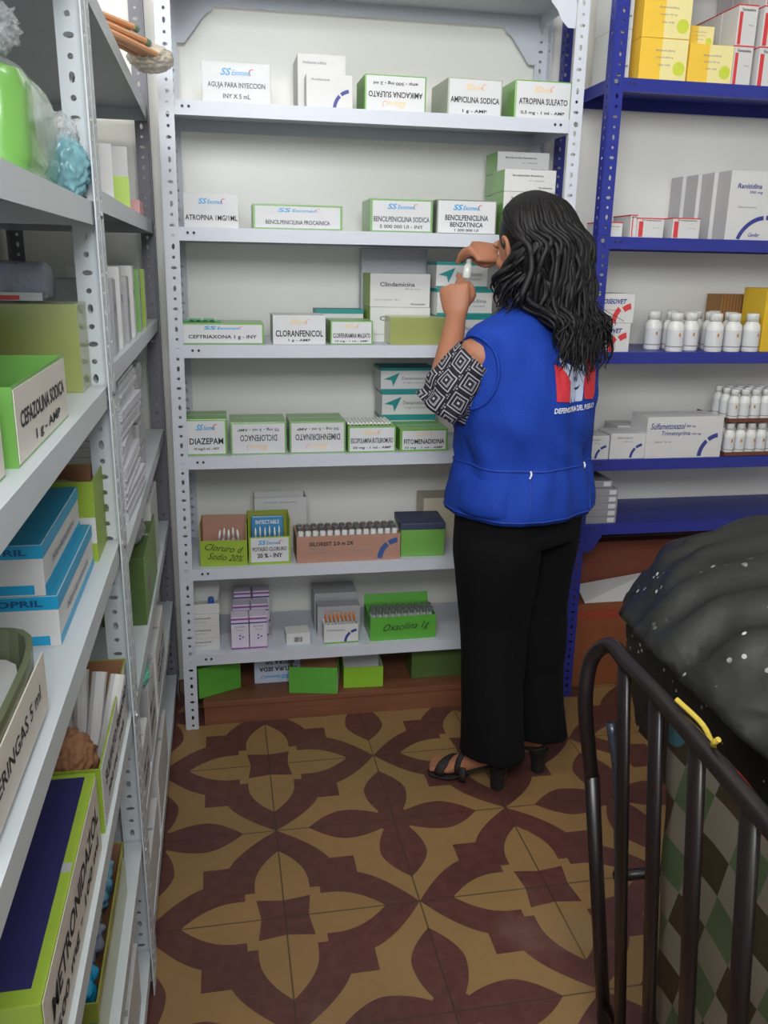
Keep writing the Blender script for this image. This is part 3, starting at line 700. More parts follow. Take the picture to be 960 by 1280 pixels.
for k, pos in enumerate(['second', 'third', 'rearmost']): ranit(x-.012-.012*k, 2.496+.0705*k, pos+' tall white carton behind the front Ranitidina carton')
z = BZ[3]
for k, pos in enumerate(['lower', 'upper']):
    a = onY(741, 400, 2.425); w = onY(789, 400, 2.425).x-a.x; h = .084
    t = carton('medicine_carton', pos+' white carton with red figure print beside the woman\'s vest, third blue shelf', 'box', (a.x+.006*k, 2.425, z+k*.0845), w, .13, h, WHITE)
    text(t, 'SEOSEOVET', (w*.42, -.0008, h*.74), w*.72, h*.17, m=NAVY, shear=.3, bold=.03); text(t, 'Polvo para suspension', (w*.35, -.0008, h*.45), w*.4, h*.05, m=RED)
    bm = nb(); arc(bm, w-.002, 0.001, h*.48, h*.68, 100, 130); arc(bm, w*.98, 0, h*.62, h*.80, 136, 179)
    for v in bm.verts: v.co.x = min(w-.001, v.co.x); v.co.z = max(.001, v.co.z)
    link('red_figure_print', bm, RED, t, (0, -.0008, 0))
def bottle(label, group, r=.026, h=.105):
    t = thing('pill_bottle', label, 'bottle', (0, 0, 0), 0, group)
    bm = nb(); lathe(bm, [(r*.93, 0), (r, .003), (r, h*.62), (r*.95, h*.69), (r*.68, h*.77), (r*.66, h*.80)], 20); link('bottle_body', bm, WPLAS, t, smooth=True)
    bm = nb(); lathe(bm, [(r*.72, h*.79), (r*.72, h*.97), (r*.66, h)], 20); link('cap', bm, mat('white_cap', (222, 222, 218), .4), t, smooth=True)
    bm = nb(); lathe(bm, [(r*1.01, h*.1), (r*1.01, h*.56)], 20, cap=False); link('paper_label', bm, LABELW, t, smooth=True)
    bm = nb(); lathe(bm, [(r*1.02, h*.13), (r*1.02, h*.145)], 20, cap=False); lb = link('label_line', bm, INK, t)
    bm = nb(); ell(bm, (0, 0, 0), (.003, .0007, .006), sub=2); link('emblem', bm, mat('amber_print', (190, 130, 40), .4), t, (r*.15, -r*1.015, h*.44))
    return t
BL = 'white pill bottle in the cluster on the third blue shelf'
p = None; x0 = onY(832, 400, 2.44).x
spots = [(847, 2.445), (872, 2.475), (895, 2.44), (918, 2.44), (941, 2.44), (833, 2.515), (857, 2.52), (882, 2.535), (905, 2.51), (930, 2.51), (848, 2.585), (874, 2.60), (899, 2.575), (923, 2.575)]
BLAB = ['front row, first from the left', 'front row, second from the left', 'front row, third from the left', 'front row, fourth from the left', 'front row, next to the yellow box', 'second row, leftmost']+['second row, behind the front bottles']*4+['rear row of the cluster']*4
for i, (px, Y) in enumerate(spots):
    lb = 'white pill bottle on the third blue shelf, '+BLAB[i]
    q = dup(p, label=lb) if p else bottle(lb, 'pill bottles on the third blue shelf', r=.0262, h=.115)
    q.location = (onY(px, 400, 2.44).x, Y, z); q.rotation_euler = (0, 0, random.uniform(-.3, .3)); p = p or q
t = carton('yellow_box', 'tall yellow box right of the bottles on the third blue shelf', 'box', (onY(953, 400, 2.43).x+.004, 2.43, z), .09, .12, .19, mat('deep_yellow_card', (222, 182, 40), .5))
t = carton('cardboard_box', 'corrugated brown cardboard box behind the white bottles on the third blue shelf', 'box', (onY(903, 370, 2.6).x, 2.60, z), .155, .09, .165, mat('corrugated_brown_card', (170, 122, 70), .7), seam=False)
bm = nb()
for i in range(14): box(bm, .004+i*.011, .009+i*.011, -.001, 0, .002, .163)
link('corrugation', bm, mat('corrugated_brown_dark', (140, 98, 56), .7), t)
z = BZ[4]
for (p0, p1, yt, pos) in ((730, 761, 545, 'left small white carton with a blue arc, right beside the vest'), (763, 806, 542, 'right small white carton with a blue arc, left of the Sulfametoxazol carton')):
    bluearc_box(p0, p1, yt, 2.425, z, .1, pos, [('Albendazol', .4, .84, .45, .09), ('200 mg', .5, .68, .25, .06)], group='small white cartons with blue arc')
bluearc_box(771, 800, 530, 2.54, z, .1, 'crumpled top of a white carton behind the two small cartons with blue arcs', [], arcm=None, h=.082)
a = onY(808, 540, 2.42)
t = bluearc_box(809, 904, 521, 2.42, z, .11, 'large white carton labelled Sulfametoxazol Trimetoprima on the fourth blue shelf', [('Sulfametoxazol', .27, .78, .44, .15, NAVY), ('800 mg', .57, .77, .12, .07, NAVY), ('Trimetoprima', .38, .59, .38, .14, NAVY), ('160 mg', .65, .58, .12, .07, NAVY), ('Tabletas - Via oral', .22, .4, .22, .04)])
p = None
TR = mat('brown_tray_card', (110, 62, 44), .6)
for lay in range(2):
    zz = z+.006+lay*.108
    t = thing('bottle_tray', '%s cardboard tray of small bottles at the right end of the fourth blue shelf' % ['lower', 'upper'][lay], 'tray', (onY(908, 540, 2.43).x, 2.425, zz-.005))
    bm = nb(); box(bm, 0, .34, 0, .19, 0, .004); box(bm, 0, .34, 0, .002, .004, .012); box(bm, 0, .002, .002, .19, .004, .012); link('tray_base', bm, TR, t)
    for r_ in range(3):
        for c_ in range(5):
            rn = ['front', 'middle', 'rear'][r_]
            lb = 'small syrup bottle, %s row, %s bottle tray, fourth blue shelf' % (rn, ['lower', 'upper'][lay])
            q = dup(p, label=lb) if p else bottle(lb, 'small syrup bottles in trays', r=.017, h=.096)
            q.location = (onY(908, 540, 2.43).x+.024+.037*c_, 2.448+.045*r_, zz); q.rotation_euler = (0, 0, random.uniform(-1, 1)); p = p or q
z = BZ[5]
a = onY(728, 640, 2.425)
for k in range(6):
    pos = ['lowest', 'second', 'third', 'fourth', 'fifth', 'topmost'][k]
    t = carton('slim_carton', pos+' of six slim grey cartons stacked at the left end of the lowest blue shelf', 'box', (a.x-(.012 if k == 5 else 0), 2.425+(.02 if k == 5 else 0), z+k*.0225), .115, .15, .022, mat('dull_grey_card', (150, 150, 156), .45), 0, 'slim grey cartons', seam=False)
    link('white_tab', B(.085, .108, -.0006, 0, .004, .018), LABELW, t)
# boxes on the floor under the blue shelf
BRN = mat('reddish_brown_card', (120, 62, 44), .7, var=.1, scale=8); ORB = mat('orange_brown_card', (134, 74, 42), .7, var=.1, scale=8)
t = carton('cardboard_box', 'large orange brown cardboard box on the floor under the blue shelves', 'box', (1.125, 2.47, 0), .6, .22, .30, ORB)
link('red_stripe', B(0, .6, -.0007, 0, .245, .275), mat('dull_red_print', (150, 60, 40), .7), t)
t = carton('cardboard_box', 'reddish brown cardboard box lying on the orange brown one, against the back wall', 'box', (1.10, 2.60, .3005), .62, .10, .17, BRN)
t = thing('paper_sheet', 'folded white printed paper lying on the cardboard box beneath the blue shelves', 'paper', (1.16, 2.475, .301), .05)
bm = nb(); vs = [(0, 0, 0), (.24, -.01, 0), (.30, .10, .055), (.02, .11, .02)]
a_ = [bm.verts.new(v) for v in vs]; b_ = [bm.verts.new((v[0], v[1], v[2]+.004)) for v in vs]; bm.faces.new(a_); bm.faces.new(b_)
for i in range(4): bm.faces.new((a_[i], a_[(i+1) % 4], b_[(i+1) % 4], b_[i]))
link('sheet', bm, WHITE, t)

# ================================================================ LEFT SHELF GOODS
def crumple(bm, c, r, amp=.25, f=9, sub=4, seed=0, flatb=True):
    sub = 5; amp *= .42
    g = bmesh.ops.create_icosphere(bm, subdivisions=sub, radius=1)
    for v in g['verts']:
        d = v.co.normalized(); n = noise.turbulence(d*f*.35+Vector((seed, seed*2, 0)), 4, True)
        k = 1+amp*(n-.6)+amp*.5*noise.noise(d*f*.6+Vector((seed, 9, 3)))
        q = Vector((d.x*r[0]*k, d.y*r[1]*k, d.z*r[2]*k))
        if flatb and q.z < -r[2]*.8: q.z = -r[2]*.8
        v.co = Vector(c)+q
def sidelabel(t, w, d, h, lines, m=LABELW, logo_=False):
    """label on the +X (aisle) face"""
    p = link('printed_label', B(w, w+.0007, .004, d-.004, .003, h-.003), m, t)
    for (s, cy, cz, L_, hh, *mm) in lines: text(p, s, (w+.0012, d*cy, h*cz), d*L_, h*hh, 'right', m=mm[0] if mm else None, bold=.025)
    return p
# near unit, second shelf down (z 1.447)
z = NZ[1]
t = thing('green_bag', 'bright green packages in a knotted clear plastic bag on the upper left shelf', 'bag', (-.30, 1.16, z))
bm = nb(); box(bm, -.13, .105, -.11, .11, 0.001, .125, bev=.03); 
link('green_packet', bm, mat('bright_green_film', (108, 162, 76), .25, var=.12, scale=14, coat=.5), t, smooth=True)
bm = nb(); crumple(bm, (-.015, 0, .072), (.135, .13, .09), .10, 7, seed=3)
for k, (dx, dz, s) in enumerate([(.03, .16, .045), (.06, .17, .03), (-.04, .175, .05), (.0, .18, .03)]): crumple(bm, (dx, -.02, dz), (s, .04, .03), .9, 12, 3, seed=k+5, flatb=False)
for v in bm.verts: v.co.z = max(v.co.z, .0005)
link('clear_bag', bm, CLEAR, t, smooth=True)
t = thing('teal_packet', 'small teal and white plastic packet right of the bright green bag', 'packet', (-.205, 1.34, z), .3)
bm = nb(); crumple(bm, (0, 0, .042), (.038, .03, .045), .5, 8, 3, 11)
for v in bm.verts: v.co.z = max(v.co.z, .0005)
link('packet', bm, mat('teal_packet_film', (120, 168, 178), .25, var=.6, scale=30), t, smooth=True)
bm = nb(); crumple(bm, (-.005, 0, .085), (.03, .02, .03), .6, 8, 3, 15, flatb=False); link('clear_top', bm, CLEAR, t, smooth=True)
# far unit top: bundle of orange strips
z = FZ[0]
t = thing('catheter_bundle', 'bundle of orange tubes with green ends in clear wrapping on the top left shelf', 'bundle', (0, 0, 0))
ORT = mat('orange_tube', (214, 152, 104), .4, var=.08); GT = mat('green_tube_end', (96, 132, 104), .4)
A0 = Vector((-.36, 1.50, z+.02)); A1 = Vector((-.150, 2.10, z+.022))
for k in range(9):
    o = Vector((.011*(k % 3)-.012*(k//3), -.003*k, .012*(k//3)+.004))
    bm = nb(); tube(bm, [A0+o+Vector((-.01*k, 0, 0)), A1+o*(1.8)], .0065, 8); link('orange_tube', bm, ORT, t)
    d = (A1-A0).normalized(); bm = nb(); tube(bm, [A1+o*1.8, A1+o*1.8+d*.02], .0075, 8); link('green_end', bm, GT, t)
bm = nb(); crumple(bm, A1+Vector((.025, .04, .008)), (.05, .06, .028), .35, 8, 4, 21, flatb=False); link('clear_wrapping', bm, mat('beige_film', (206, 194, 176), .25, alpha=.75, bump=.4), t, smooth=True)
# strips hanging on top-shelf edge
# far second shelf
z = FZ[1]
def lbox(name, label, x0, x1, y0, y1, z, h, m, rz=0, group=None, cat='box'):
    return carton(name, label, cat, (x0, y0, z), x1-x0, y1-y0, h, m, rz, group)
lbox('medicine_carton', 'tall white carton standing just past the near upright on the upper left shelves', -.245, -.185, 1.60, 1.68, z, .105, WHITE, .25)
lbox('medicine_carton', 'second tall white carton, grey in shade, behind the first on the upper left shelves', -.235, -.18, 1.74, 1.82, z, .10, WHITE, .15)
t = lbox('medicine_carton', 'narrow white and lime carton nearest the dark far upright on the upper left shelves', -.225, -.18, 2.05, 2.11, z, .13, WHITE, .1)
link('lime_print', B(0, .0455, -.0006, 0, .002, .07), mat('lime_print', (178, 212, 70), .4), t)
lbox('red_carton', 'low white and red carton beside the dark far upright', -.22, -.175, 2.25, 2.36, z, .035, mat('pale_red_card', (214, 160, 160), .5))
# far third shelf (1.205)
z = FZ[2]
for k, (y0, h, mm, lb) in enumerate([(1.58, .13, GREYC, 'grey white carton first past the near upright on the middle left shelf'), (1.70, .15, WHITE, 'white carton second past the near upright on the middle left shelf'), (1.83, .13, GREYC, 'grey carton third past the near upright on the middle left shelf'), (1.96, .15, WHITE, 'white carton fourth past the near upright on the middle left shelf'), (2.12, .14, GREEN, 'bright green carton fifth past the near upright on the middle left shelf'), (2.28, .14, LIME, 'lime carton closest to the dark far upright on the middle left shelf')]):
    t = lbox('medicine_carton', lb, -.27, -.178, y0, y0+.10, z, h, mm, .05); sidelabel(t, .092, .10, h, [('mg', .5, .6, .5, .12, GREYT)], m=GREYC if mm != WHITE else LABELW)
# near third shelf (1.182)
z = NZ[2]
t = carton('wrapped_box', 'large olive green wrapped box under the clear packages, middle left shelf', 'box', (-.43, 1.30, z), .235, .10, .125, OLIVE)
link('plastic_wrap', B(-.002, .237, -.002, .102, -.0002, .127, bev=.003), WRAP, t)
for k, (x, lb) in enumerate([(-.395, 'left clear blister package with red and blue print on the olive box'), (-.285, 'right clear blister package with red and blue print on the olive box')]):
    t = thing('blister_package', lb, 'package', (x, 1.35, z+.128), group='clear blister packages')
    bm = nb(); box(bm, -.049, .049, -.045, .04, .0005, .052, bev=.012); bmesh.ops.subdivide_edges(bm, edges=bm.edges[:], cuts=2, use_grid_fill=True)
    for v in bm.verts: v.co += Vector((0, 0, .006*noise.noise(v.co*45+Vector((k*3, 0, 0)))*(v.co.z > .01)))
    link('clear_shell', bm, mat('blue_grey_film', (170, 176, 200), .12, alpha=.55, bump=.5, bscale=60), t, smooth=True)
    link('printed_card', B(-.045, .045, -.049, -.047, .001, .012), LABELW, t); link('red_print', B(-.012, .015, -.0497, -.0492, .002, .008), RED, t); link('blue_print', B(-.035, -.016, -.0497, -.0492, .002, .010), mat('print_blue', (90, 120, 190), .4), t)
t = carton('green_box', 'lime green box with dark blue plastic on top, in front of the olive box', 'box', (-.40, 1.10, z), .14, .13, .06, LIME)
t2 = thing('blue_bag', 'crumpled dark teal plastic bag lying on the lime green box on the left', 'bag', (-.34, 1.16, z+.061))
bm = nb(); crumple(bm, (0, 0, .022), (.06, .05, .03), .5, 8, 4, 41)
for v in bm.verts: v.co.z = max(v.co.z, .0005)
link('film', bm, mat('dark_teal_film', (70, 110, 128), .25, var=.4, scale=20), t2, smooth=True)
def sideopen(name, label, x0, x1, y0, y1, z, h, m, inner, lines, lm=LABELW, fh=None, flap=None):
    t = opencarton(name, label, 'box', (x0, y0, z), x1-x0, y1-y0, h, m, inner, fh=fh, flap=flap)
    sidelabel(t, x1-x0, y1-y0, h, lines, lm); return t
CREAM = mat('cream_paper_label', (222, 214, 204), .4, var=.04)
t = sideopen('open_box', 'open green box with cream side label, in front of the large olive box', -.31, -.185, .82, 1.10, z, .075, GREEN, GREEN, [('CEFAZOLINA SODICA', .5, .55, .85, .22), ('1 g - AMP', .55, .2, .5, .18)], CREAM)
bm = nb(); box(bm, .006, .119, .012, .268, .004, .04, bev=.006); link('green_liner', bm, mat('bright_green_plastic', (96, 190, 70), .35), t)
sideopen('open_box', 'open cream labelled box nearest the camera on the middle left shelf', -.32, -.19, .50, .79, z, .07, GREEN, WHITE, [('GENTAMICINA 80 mg', .5, .55, .85, .22)], CREAM)
# near fourth shelf (.928)
z = NZ[3]
def bluewhite(x0, x1, y0, y1, z, h, label, word):
    w, d = x1-x0, y1-y0
    t = carton('medicine_carton', label, 'box', (x0, y0, z), w, d, h, WHITE, 0, 'blue and white cartons on the left shelf')
    link('blue_top', B(.001, w-.001, .001, d-.001, h, h+.0006), mat('deep_sky_blue_print', (34, 142, 180), .35, var=.12), t)
    link('blue_band', B(-.0005, w+.0006, -.0007, d, h*.74, h-.0005), SKYB, t); link('blue_band', B(.02, w-.012, -.0007, 0, h*.04, h*.22), SKYB, t); link('blue_band', B(w, w+.0006, .001, d-.001, h*.04, h*.2), SKYB, t)
    text(t, word, (w*.6, -.0014, h*.87), w*.6, h*.13, m=mat('dark_blue_print', (22, 84, 130), .4), bold=.03); text(t, 'IN 100', (w*.3, -.0009, h*.6), w*.2, h*.08, m=GREYT); text(t, 'Nitrofurantoina', (w+.0009, d*.5, h*.45), d*.6, h*.16, 'right', m=GREYT)
    return t
bluewhite(-.36, -.195, .985, 1.27, z, .064, 'lower of the two blue and white cartons on the left shelf', 'CAPTOPRIL')
bluewhite(-.372, -.207, .985, 1.25, z+.0645, .062, 'upper of the two blue and white cartons on the left shelf', 'CAPTOPRIL')
t = opencarton('open_box', 'open lime box of clear film behind the blue and white cartons', 'box', (-.335, 1.285, z), .145, .125, .125, LIME, KRAFT)
link('white_label', B(.035, .145, -.0007, 0, .03, .07), LABELW, t)
t2 = thing('clear_film_wad', 'wad of clear plastic film inside the open lime box on the left shelf', 'plastic', (-.265, 1.345, z+.08)); bm = nb(); crumple(bm, (0, 0, 0), (.055, .045, .035), .5, 9, 4, 51, flatb=False); link('film', bm, CLEAR, t2, smooth=True)
t = thing('plastic_tub', 'rounded olive tub covered with clear film in the lower left, nearest the camera', 'tub', (-.245, .70, z))
bm = nb(); loft(bm, [(0, 0, 0, .055, .14, 4), (0, 0, .01, .06, .145, 4), (0, 0, .085, .064, .15, 4), (0, 0, .085, .058, .144, 4), (0, 0, .012, .054, .138, 4)], 40); link('tub_wall', bm, mat('olive_tub_plastic', (118, 126, 96), .3, alpha=.85), t, smooth=False)
bm = nb(); loft(bm, [(0, 0, .012, .05, .13, 4), (0, 0, .06, .05, .13, 4)], 30); link('contents', bm, WHITE, t)
link('paper_label', B(.0635, .065, -.11, .12, .01, .07), CREAM, t); text(t, 'JERINGAS 5 ml', (.0655, 0, .04), .18, .02, 'right')
# far fourth: papers; lime box with purple mark
z = FZ[3]
zz = z; k = 0
for k in range(5):
    t = thing('paper_bundle', '%s bundle in the tall stack of folded white papers, left shelves' % ['lowest', 'second', 'third', 'fourth', 'topmost'][k], 'papers', (-.30, 1.62, z+k*.054), .03*((k % 3)-1), group='bundles of folded papers')
    bm = nb()
    for j in range(9): box(bm, random.uniform(0, .004), .12+random.uniform(-.004, .003), random.uniform(0, .004), .30, j*.0059, j*.0059+.0054)
    link('sheets', bm, mat('folded_paper', (214, 214, 220), .6, var=.04), t)
for k in range(4):
    t = thing('wrapped_bundle', '%s of the grey film-wrapped bundles beside the stacked white papers' % ['lowest', 'second', 'third', 'topmost'][k], 'bundle', (-.30, 1.98, z+k*.064), 0, group='grey film-wrapped bundles')
    bm = nb(); box(bm, 0, .115, 0, .16, 0, .062, bev=.006); bmesh.ops.subdivide_edges(bm, edges=bm.edges[:], cuts=3, use_grid_fill=True)
    for v in bm.verts: v.co += Vector((noise.noise(v.co*60+Vector((k, 0, 0))), 0, 0))*.004
    link('wrapped_stack', bm, mat('grey_film_wrapped_paper', (186, 184, 184), .2, var=.15, scale=40, bump=.4), t)
z = FZ[4]
t = carton('green_box', 'green box with a purple oval mark, past the near left upright', 'box', (-.27, 1.80, z), .095, .34, .155, DKGREEN)
MC.setdefault('x', None)
link('green_print', B(.095, .0957, .001, .339, .002, .153), mat('mid_green_card', (120, 156, 72), .4), t)
bm = nb(); ell(bm, (0, 0, 0), (.0008, .016, .024), sub=2); link('purple_mark', bm, PURP, t, (.096, .10, .065))
t = thing('clear_film_wad', 'crumpled grey film on top of the green box with the purple oval', 'plastic', (-.23, 1.94, z+.156)); bm = nb(); crumple(bm, (0, 0, .02), (.05, .12, .03), .4, 8, 4, 61)
for v in bm.verts: v.co.z = max(v.co.z, .0005)
link('film', bm, mat('grey_film', (160, 160, 158), .2, alpha=.8, bump=.3), t, smooth=True)
t = lbox('medicine_carton', 'white carton standing past the purple marked green box on the lower left shelves', -.26, -.178, 2.08, 2.3, z, .2, WHITE)
z = FZ[5]
for k, (y0, y1, h, mm, lb) in enumerate([(1.50, 1.64, .13, WHITE, 'white printed box just past the near upright on the second lowest left shelf'), (1.68, 1.84, .17, GREYC, 'grey printed box on the second lowest left shelf, middle of three'), (1.90, 2.2, .15, WHITE, 'long white box on the second lowest left shelf, farthest from the camera')]):
    t = lbox('storage_box', lb, -.29, -.172, y0, y1, z, h, mm); sidelabel(t, .118, y1-y0, h, [('AMP - 10 ml', .5, .6, .7, .12), ('SUERO ORAL', .5, .35, .7, .14)])
t = thing('teal_packet', 'folded mint green packet on the grey printed box, lower left shelves', 'packet', (-.2, 1.72, z+.171)); bm = nb(); crumple(bm, (0, 0, .015), (.03, .06, .025), .6, 8, 3, 71)
for v in bm.verts: v.co.z = max(v.co.z, .0005)
link('film', bm, mat('mint_film', (110, 196, 170), .3), t, smooth=True)
z = FZ[6]
for k, (y0, y1, h, mm, lb) in enumerate([(1.52, 1.75, .12, WHITE, 'white box just past the near upright on the bottom left shelf'), (1.80, 2.1, .15, WHITE, 'long white box farther back on the bottom left shelf')]):
    t = lbox('storage_box', lb, -.29, -.172, y0, y1, z, h, mm)
# near fifth (.612)
z = NZ[4]
t = sideopen('open_box', 'open box with rolled papers and a long white side label, left shelves', -.29, -.176, 1.06, 1.40, z, .10, LIME, KRAFT, [('SULFATO FERROSO', .5, .62, .8, .2), ('300 mg - TAB', .45, .28, .6, .16)], LABELW)
bm = nb()
for k in range(5):
    tt = thing('rolled_paper', 'rolled white paper leaning in the open box with the long white label', 'paper', (-.27+.018*k, 1.27-.01*k, z+.012), group='rolled papers in the open box', rot=(-.5, .1*(k-2), 0))
    b2 = nb(); tube(b2, [(0, 0, 0), (0, 0, .13)], .012, 10); link('roll', b2, WHITE, tt)
tt = thing('kraft_bag', 'crumpled brown paper bag inside the open box with rolled papers', 'bag', (-.235, 1.16, z+.055)); b2 = nb(); crumple(b2, (0, 0, 0), (.04, .05, .045), .5, 8, 4, 81, flatb=False); link('paper', b2, KRAFT, tt, smooth=True)
t = carton('ampoule_box', 'long lime box with dark blue top and big side lettering, lower left', 'box', (-.275, .66, z), .098, .37, .115, LIME)
link('blue_top', B(.012, .086, .02, .36, .115, .1157), mat('dark_navy_print', (42, 40, 92), .4, var=.1), t)
sidelabel(t, .098, .37, .115, [('METRONIDAZOL', .52, .62, .86, .24), ('500 mg - 100 ml', .52, .28, .8, .18), ('SS', .12, .15, .12, .14, LOGOR)], CREAM)
# near sixth (.335)
z = NZ[5]
t = opencarton('open_box', 'open olive box filled with plastic bags on the lowest visible shelf on the left', 'box', (-.30, .95, z), .115, .33, .10, OLIVE, KRAFT)
FB = [mat('clear_blue_film', (120, 180, 205), .15, alpha=.8, var=.3, scale=18), mat('grey_blue_film', (150, 156, 176), .15, alpha=.85, var=.4, scale=18), mat('bright_blue_film', (30, 140, 180), .25, var=.3)]
for k, (y, lb) in enumerate([(1.20, 'crumpled pale blue plastic bag in the olive box, farthest from the camera'), (1.09, 'crumpled grey blue plastic bag in the olive box, middle'), (1.0, 'crumpled bright blue plastic bag in the olive box, nearest the camera')]):
    tt = thing('plastic_bag', lb, 'bag', (-.245, y, z+.085)); b2 = nb(); crumple(b2, (0, 0, 0), (.05, .06, .06), .6, 9, 4, 90+k, flatb=False); link('film', b2, FB[k], tt, smooth=True)
t = lbox('storage_box', 'dark teal and white box nearest the camera on the lowest visible left shelf', -.29, -.178, .60, .90, z, .12, mat('dark_teal_card', (40, 90, 96), .5))
sidelabel(t, .112, .30, .12, [('AMP', .3, .5, .2, .2, RED)], CREAM)
z = NZ[6]
t = lbox('storage_box', 'white box on the bottom left shelf below the olive box', -.29, -.178, 1.0, 1.3, z, .13, WHITE)

# ================================================================ CHAIR, CLOTH, BLACK BAG
CH = mat('dark_brown_painted_metal', (28, 20, 21), .35, var=.15, spec=.5)
chair = thing('metal_stand', 'dark metal barred stand with curved top rail, under the black bag', 'stand', (0, 0, 0))
ZT = .82
def rl(Y, z=ZT): return Vector((.575-(1.12-Y)*.075, Y, z))
def sl(Y, z): return rl(Y, z)+Vector((.075*(ZT-z)/ZT, 0, 0))      # the slats splay slightly inwards towards the floor
rail = spline([sl(1.15, .56)+Vector((-.022, 0, 0)), rl(1.15, .70)+Vector((-.022, 0, 0)), rl(1.155, .775)+Vector((-.016, 0, 0)), rl(1.125, .812), rl(1.06, .815), rl(.95, ZT), rl(.7, ZT), rl(.5, ZT), rl(.36, ZT)], 6)
bm = nb(); tube(bm, rail, (.012), 12); link('top_rail', bm, CH, chair, smooth=True)
for Y in (1.07, .955, .835, .71, .585, .46):
    bm = nb(); tube(bm, [sl(Y, ZT-.008), sl(Y, .5), sl(Y, .10)], [(.0165, .008)]*3, 12, flat=(1, 0, 0)); link('slat', bm, CH, chair, smooth=True)
bm = nb(); tube(bm, [sl(1.15, .57)+Vector((-.022, 0, 0)), sl(1.14, 0)], .0125, 12); link('leg', bm, CH, chair, smooth=True)
bm = nb(); tube(bm, [sl(.36, ZT), sl(.36, 0)], .013, 12); link('leg', bm, CH, chair, smooth=True)
for Y in (1.13, .36):
    bm = nb(); tube(bm, [(1.17, Y, .42), (1.19, Y, 0)], .013, 12); link('leg', bm, CH, chair, smooth=True)
bm = nb(); tube(bm, spline([sl(1.12, .68), sl(1.10, .60)+Vector((.004, 0, 0)), sl(1.08, .47), sl(1.075, .30)], 5), .009, 10); link('brace', bm, mat('worn_shiny_metal', (70, 72, 84), .3, metal=.5), chair, smooth=True)
link('platform', B(.72, 1.19, .37, 1.12, .395, .42, bev=.008), CH, chair)
bm = nb(); tube(bm, [sl(1.13, .10), sl(.36, .10)], .009, 8); link('stretcher', bm, CH, chair, smooth=True)
for Y in (1.10, .39):
    bm = nb(); tube(bm, [sl(Y, .405), (.74, Y, .405)], .009, 8); link('stretcher', bm, CH, chair, smooth=True)
# checked cloth draped over the seat
def cloth_mat():
    M = bpy.data.materials.new('checked_oilcloth'); M.use_nodes = True; nt = M.node_tree; b = nt.nodes['Principled BSDF']
    (x, y, z), tc = coords(M)
    row = (z/.075); r = row.fl(); col = (y+z*.34)/.072
    par = (col.fl()+r).mod(2.0).lt(.5); rowp = r.mod(2.0).lt(.5)
    c = mixc(nt, rowp, (66, 56, 40), (84, 104, 72)); out = mixc(nt, par, (136, 128, 114), c)
    v = nt.nodes.new('ShaderNodeTexVoronoi'); v.inputs['Scale'].default_value = 5.5; nt.links.new(tc.outputs['Object'], v.inputs['Vector'])
    fl_ = X(nt, v.outputs['Distance']).lt(.30); top = z.gt(.50)*y.gt(.80); cr = nt.nodes.new('ShaderNodeValToRGB'); cr.color_ramp.interpolation = 'CONSTANT'
    sp = nt.nodes.new('ShaderNodeSeparateColor'); nt.links.new(v.outputs['Color'], sp.inputs[0]); nt.links.new(sp.outputs[0], cr.inputs[0])
    e = cr.color_ramp.elements; e[0].color = (*lin((.72, .18, .15)), 1); e[1].position = .45; e[1].color = (*lin((.25, .45, .5)), 1)
    n = e.new(.7); n.color = (*lin((.8, .42, .25)), 1)
    out = mixc(nt, fl_*top, out, cr.outputs[0]); nt.links.new(out, b.inputs['Base Color']); b.inputs['Roughness'].default_value = .5; return M
t = thing('checked_oilcloth', 'folded checked and flowered oilcloth in green, white and brown hanging behind the dark bars', 'tablecloth', (0, 0, 0))
bm = nb()
gx = []; NY, NZ_ = 30, 30
for s in (0, 1):
    g = []
    for i in range(NY+1):
        rowv = []
        for j in range(NZ_+1):
            Y = .385+.665*i/NY; Z = .03+.71*j/NZ_
            Xv = .648+.05*(1-(Z-.03)/.71)-.06*(1.12-Y)*.5+.004*sin(Y*26+Z*5)+.004*noise.noise(Vector((Y*9, Z*9, 0)))
            rowv.append(bm.verts.new((Xv+s*.004, Y, Z)))
        g.append(rowv)
    gx.append(g)
for s in (0, 1):
    for i in range(NY):
        for j in range(NZ_): bm.faces.new((gx[s][i][j], gx[s][i+1][j], gx[s][i+1][j+1], gx[s][i][j+1]))
for i in range(NY):
    for j in (0, NZ_): bm.faces.new((gx[0][i][j], gx[0][i+1][j], gx[1][i+1][j], gx[1][i][j]))
for j in range(NZ_):
    for i in (0, NY): bm.faces.new((gx[0][i][j], gx[0][i][j+1], gx[1][i][j+1], gx[1][i][j]))
link('cloth', bm, cloth_mat(), t, smooth=True)
# black bag
def bag_mat():
    M = mat('thin_black_plastic', (30, 30, 28), .5, var=.3, scale=5, bump=.25, bscale=22, spec=.5); nt = M.node_tree
    b = nt.nodes['Principled BSDF']; (x, y, z), tc = coords(M)
    v = nt.nodes.new('ShaderNodeTexVoronoi'); v.inputs['Scale'].default_value = 60; nt.links.new(tc.outputs['Object'], v.inputs['Vector'])
    n = noise_fac(nt, tc, 5, .50, .62); dot = X(nt, v.outputs['Distance']).lt(.22)
    sp = nt.nodes.new('ShaderNodeSeparateColor'); nt.links.new(v.outputs['Color'], sp.inputs[0]); sel = X(nt, sp.outputs[0]).lt(.45)
    src = b.inputs['Base Color'].links[0].from_socket
    nt.links.new(mixc(nt, dot*n*sel, src, (210, 210, 205)), b.inputs['Base Color']); return M
t = thing('garbage_bag', 'large bulging black plastic bag with pale specks, resting on the barred metal stand', 'bag', (0, 0, 0))
bm = nb(); g = bmesh.ops.create_icosphere(bm, subdivisions=6, radius=1)
BC = Vector((1.0, 1.0, .765))
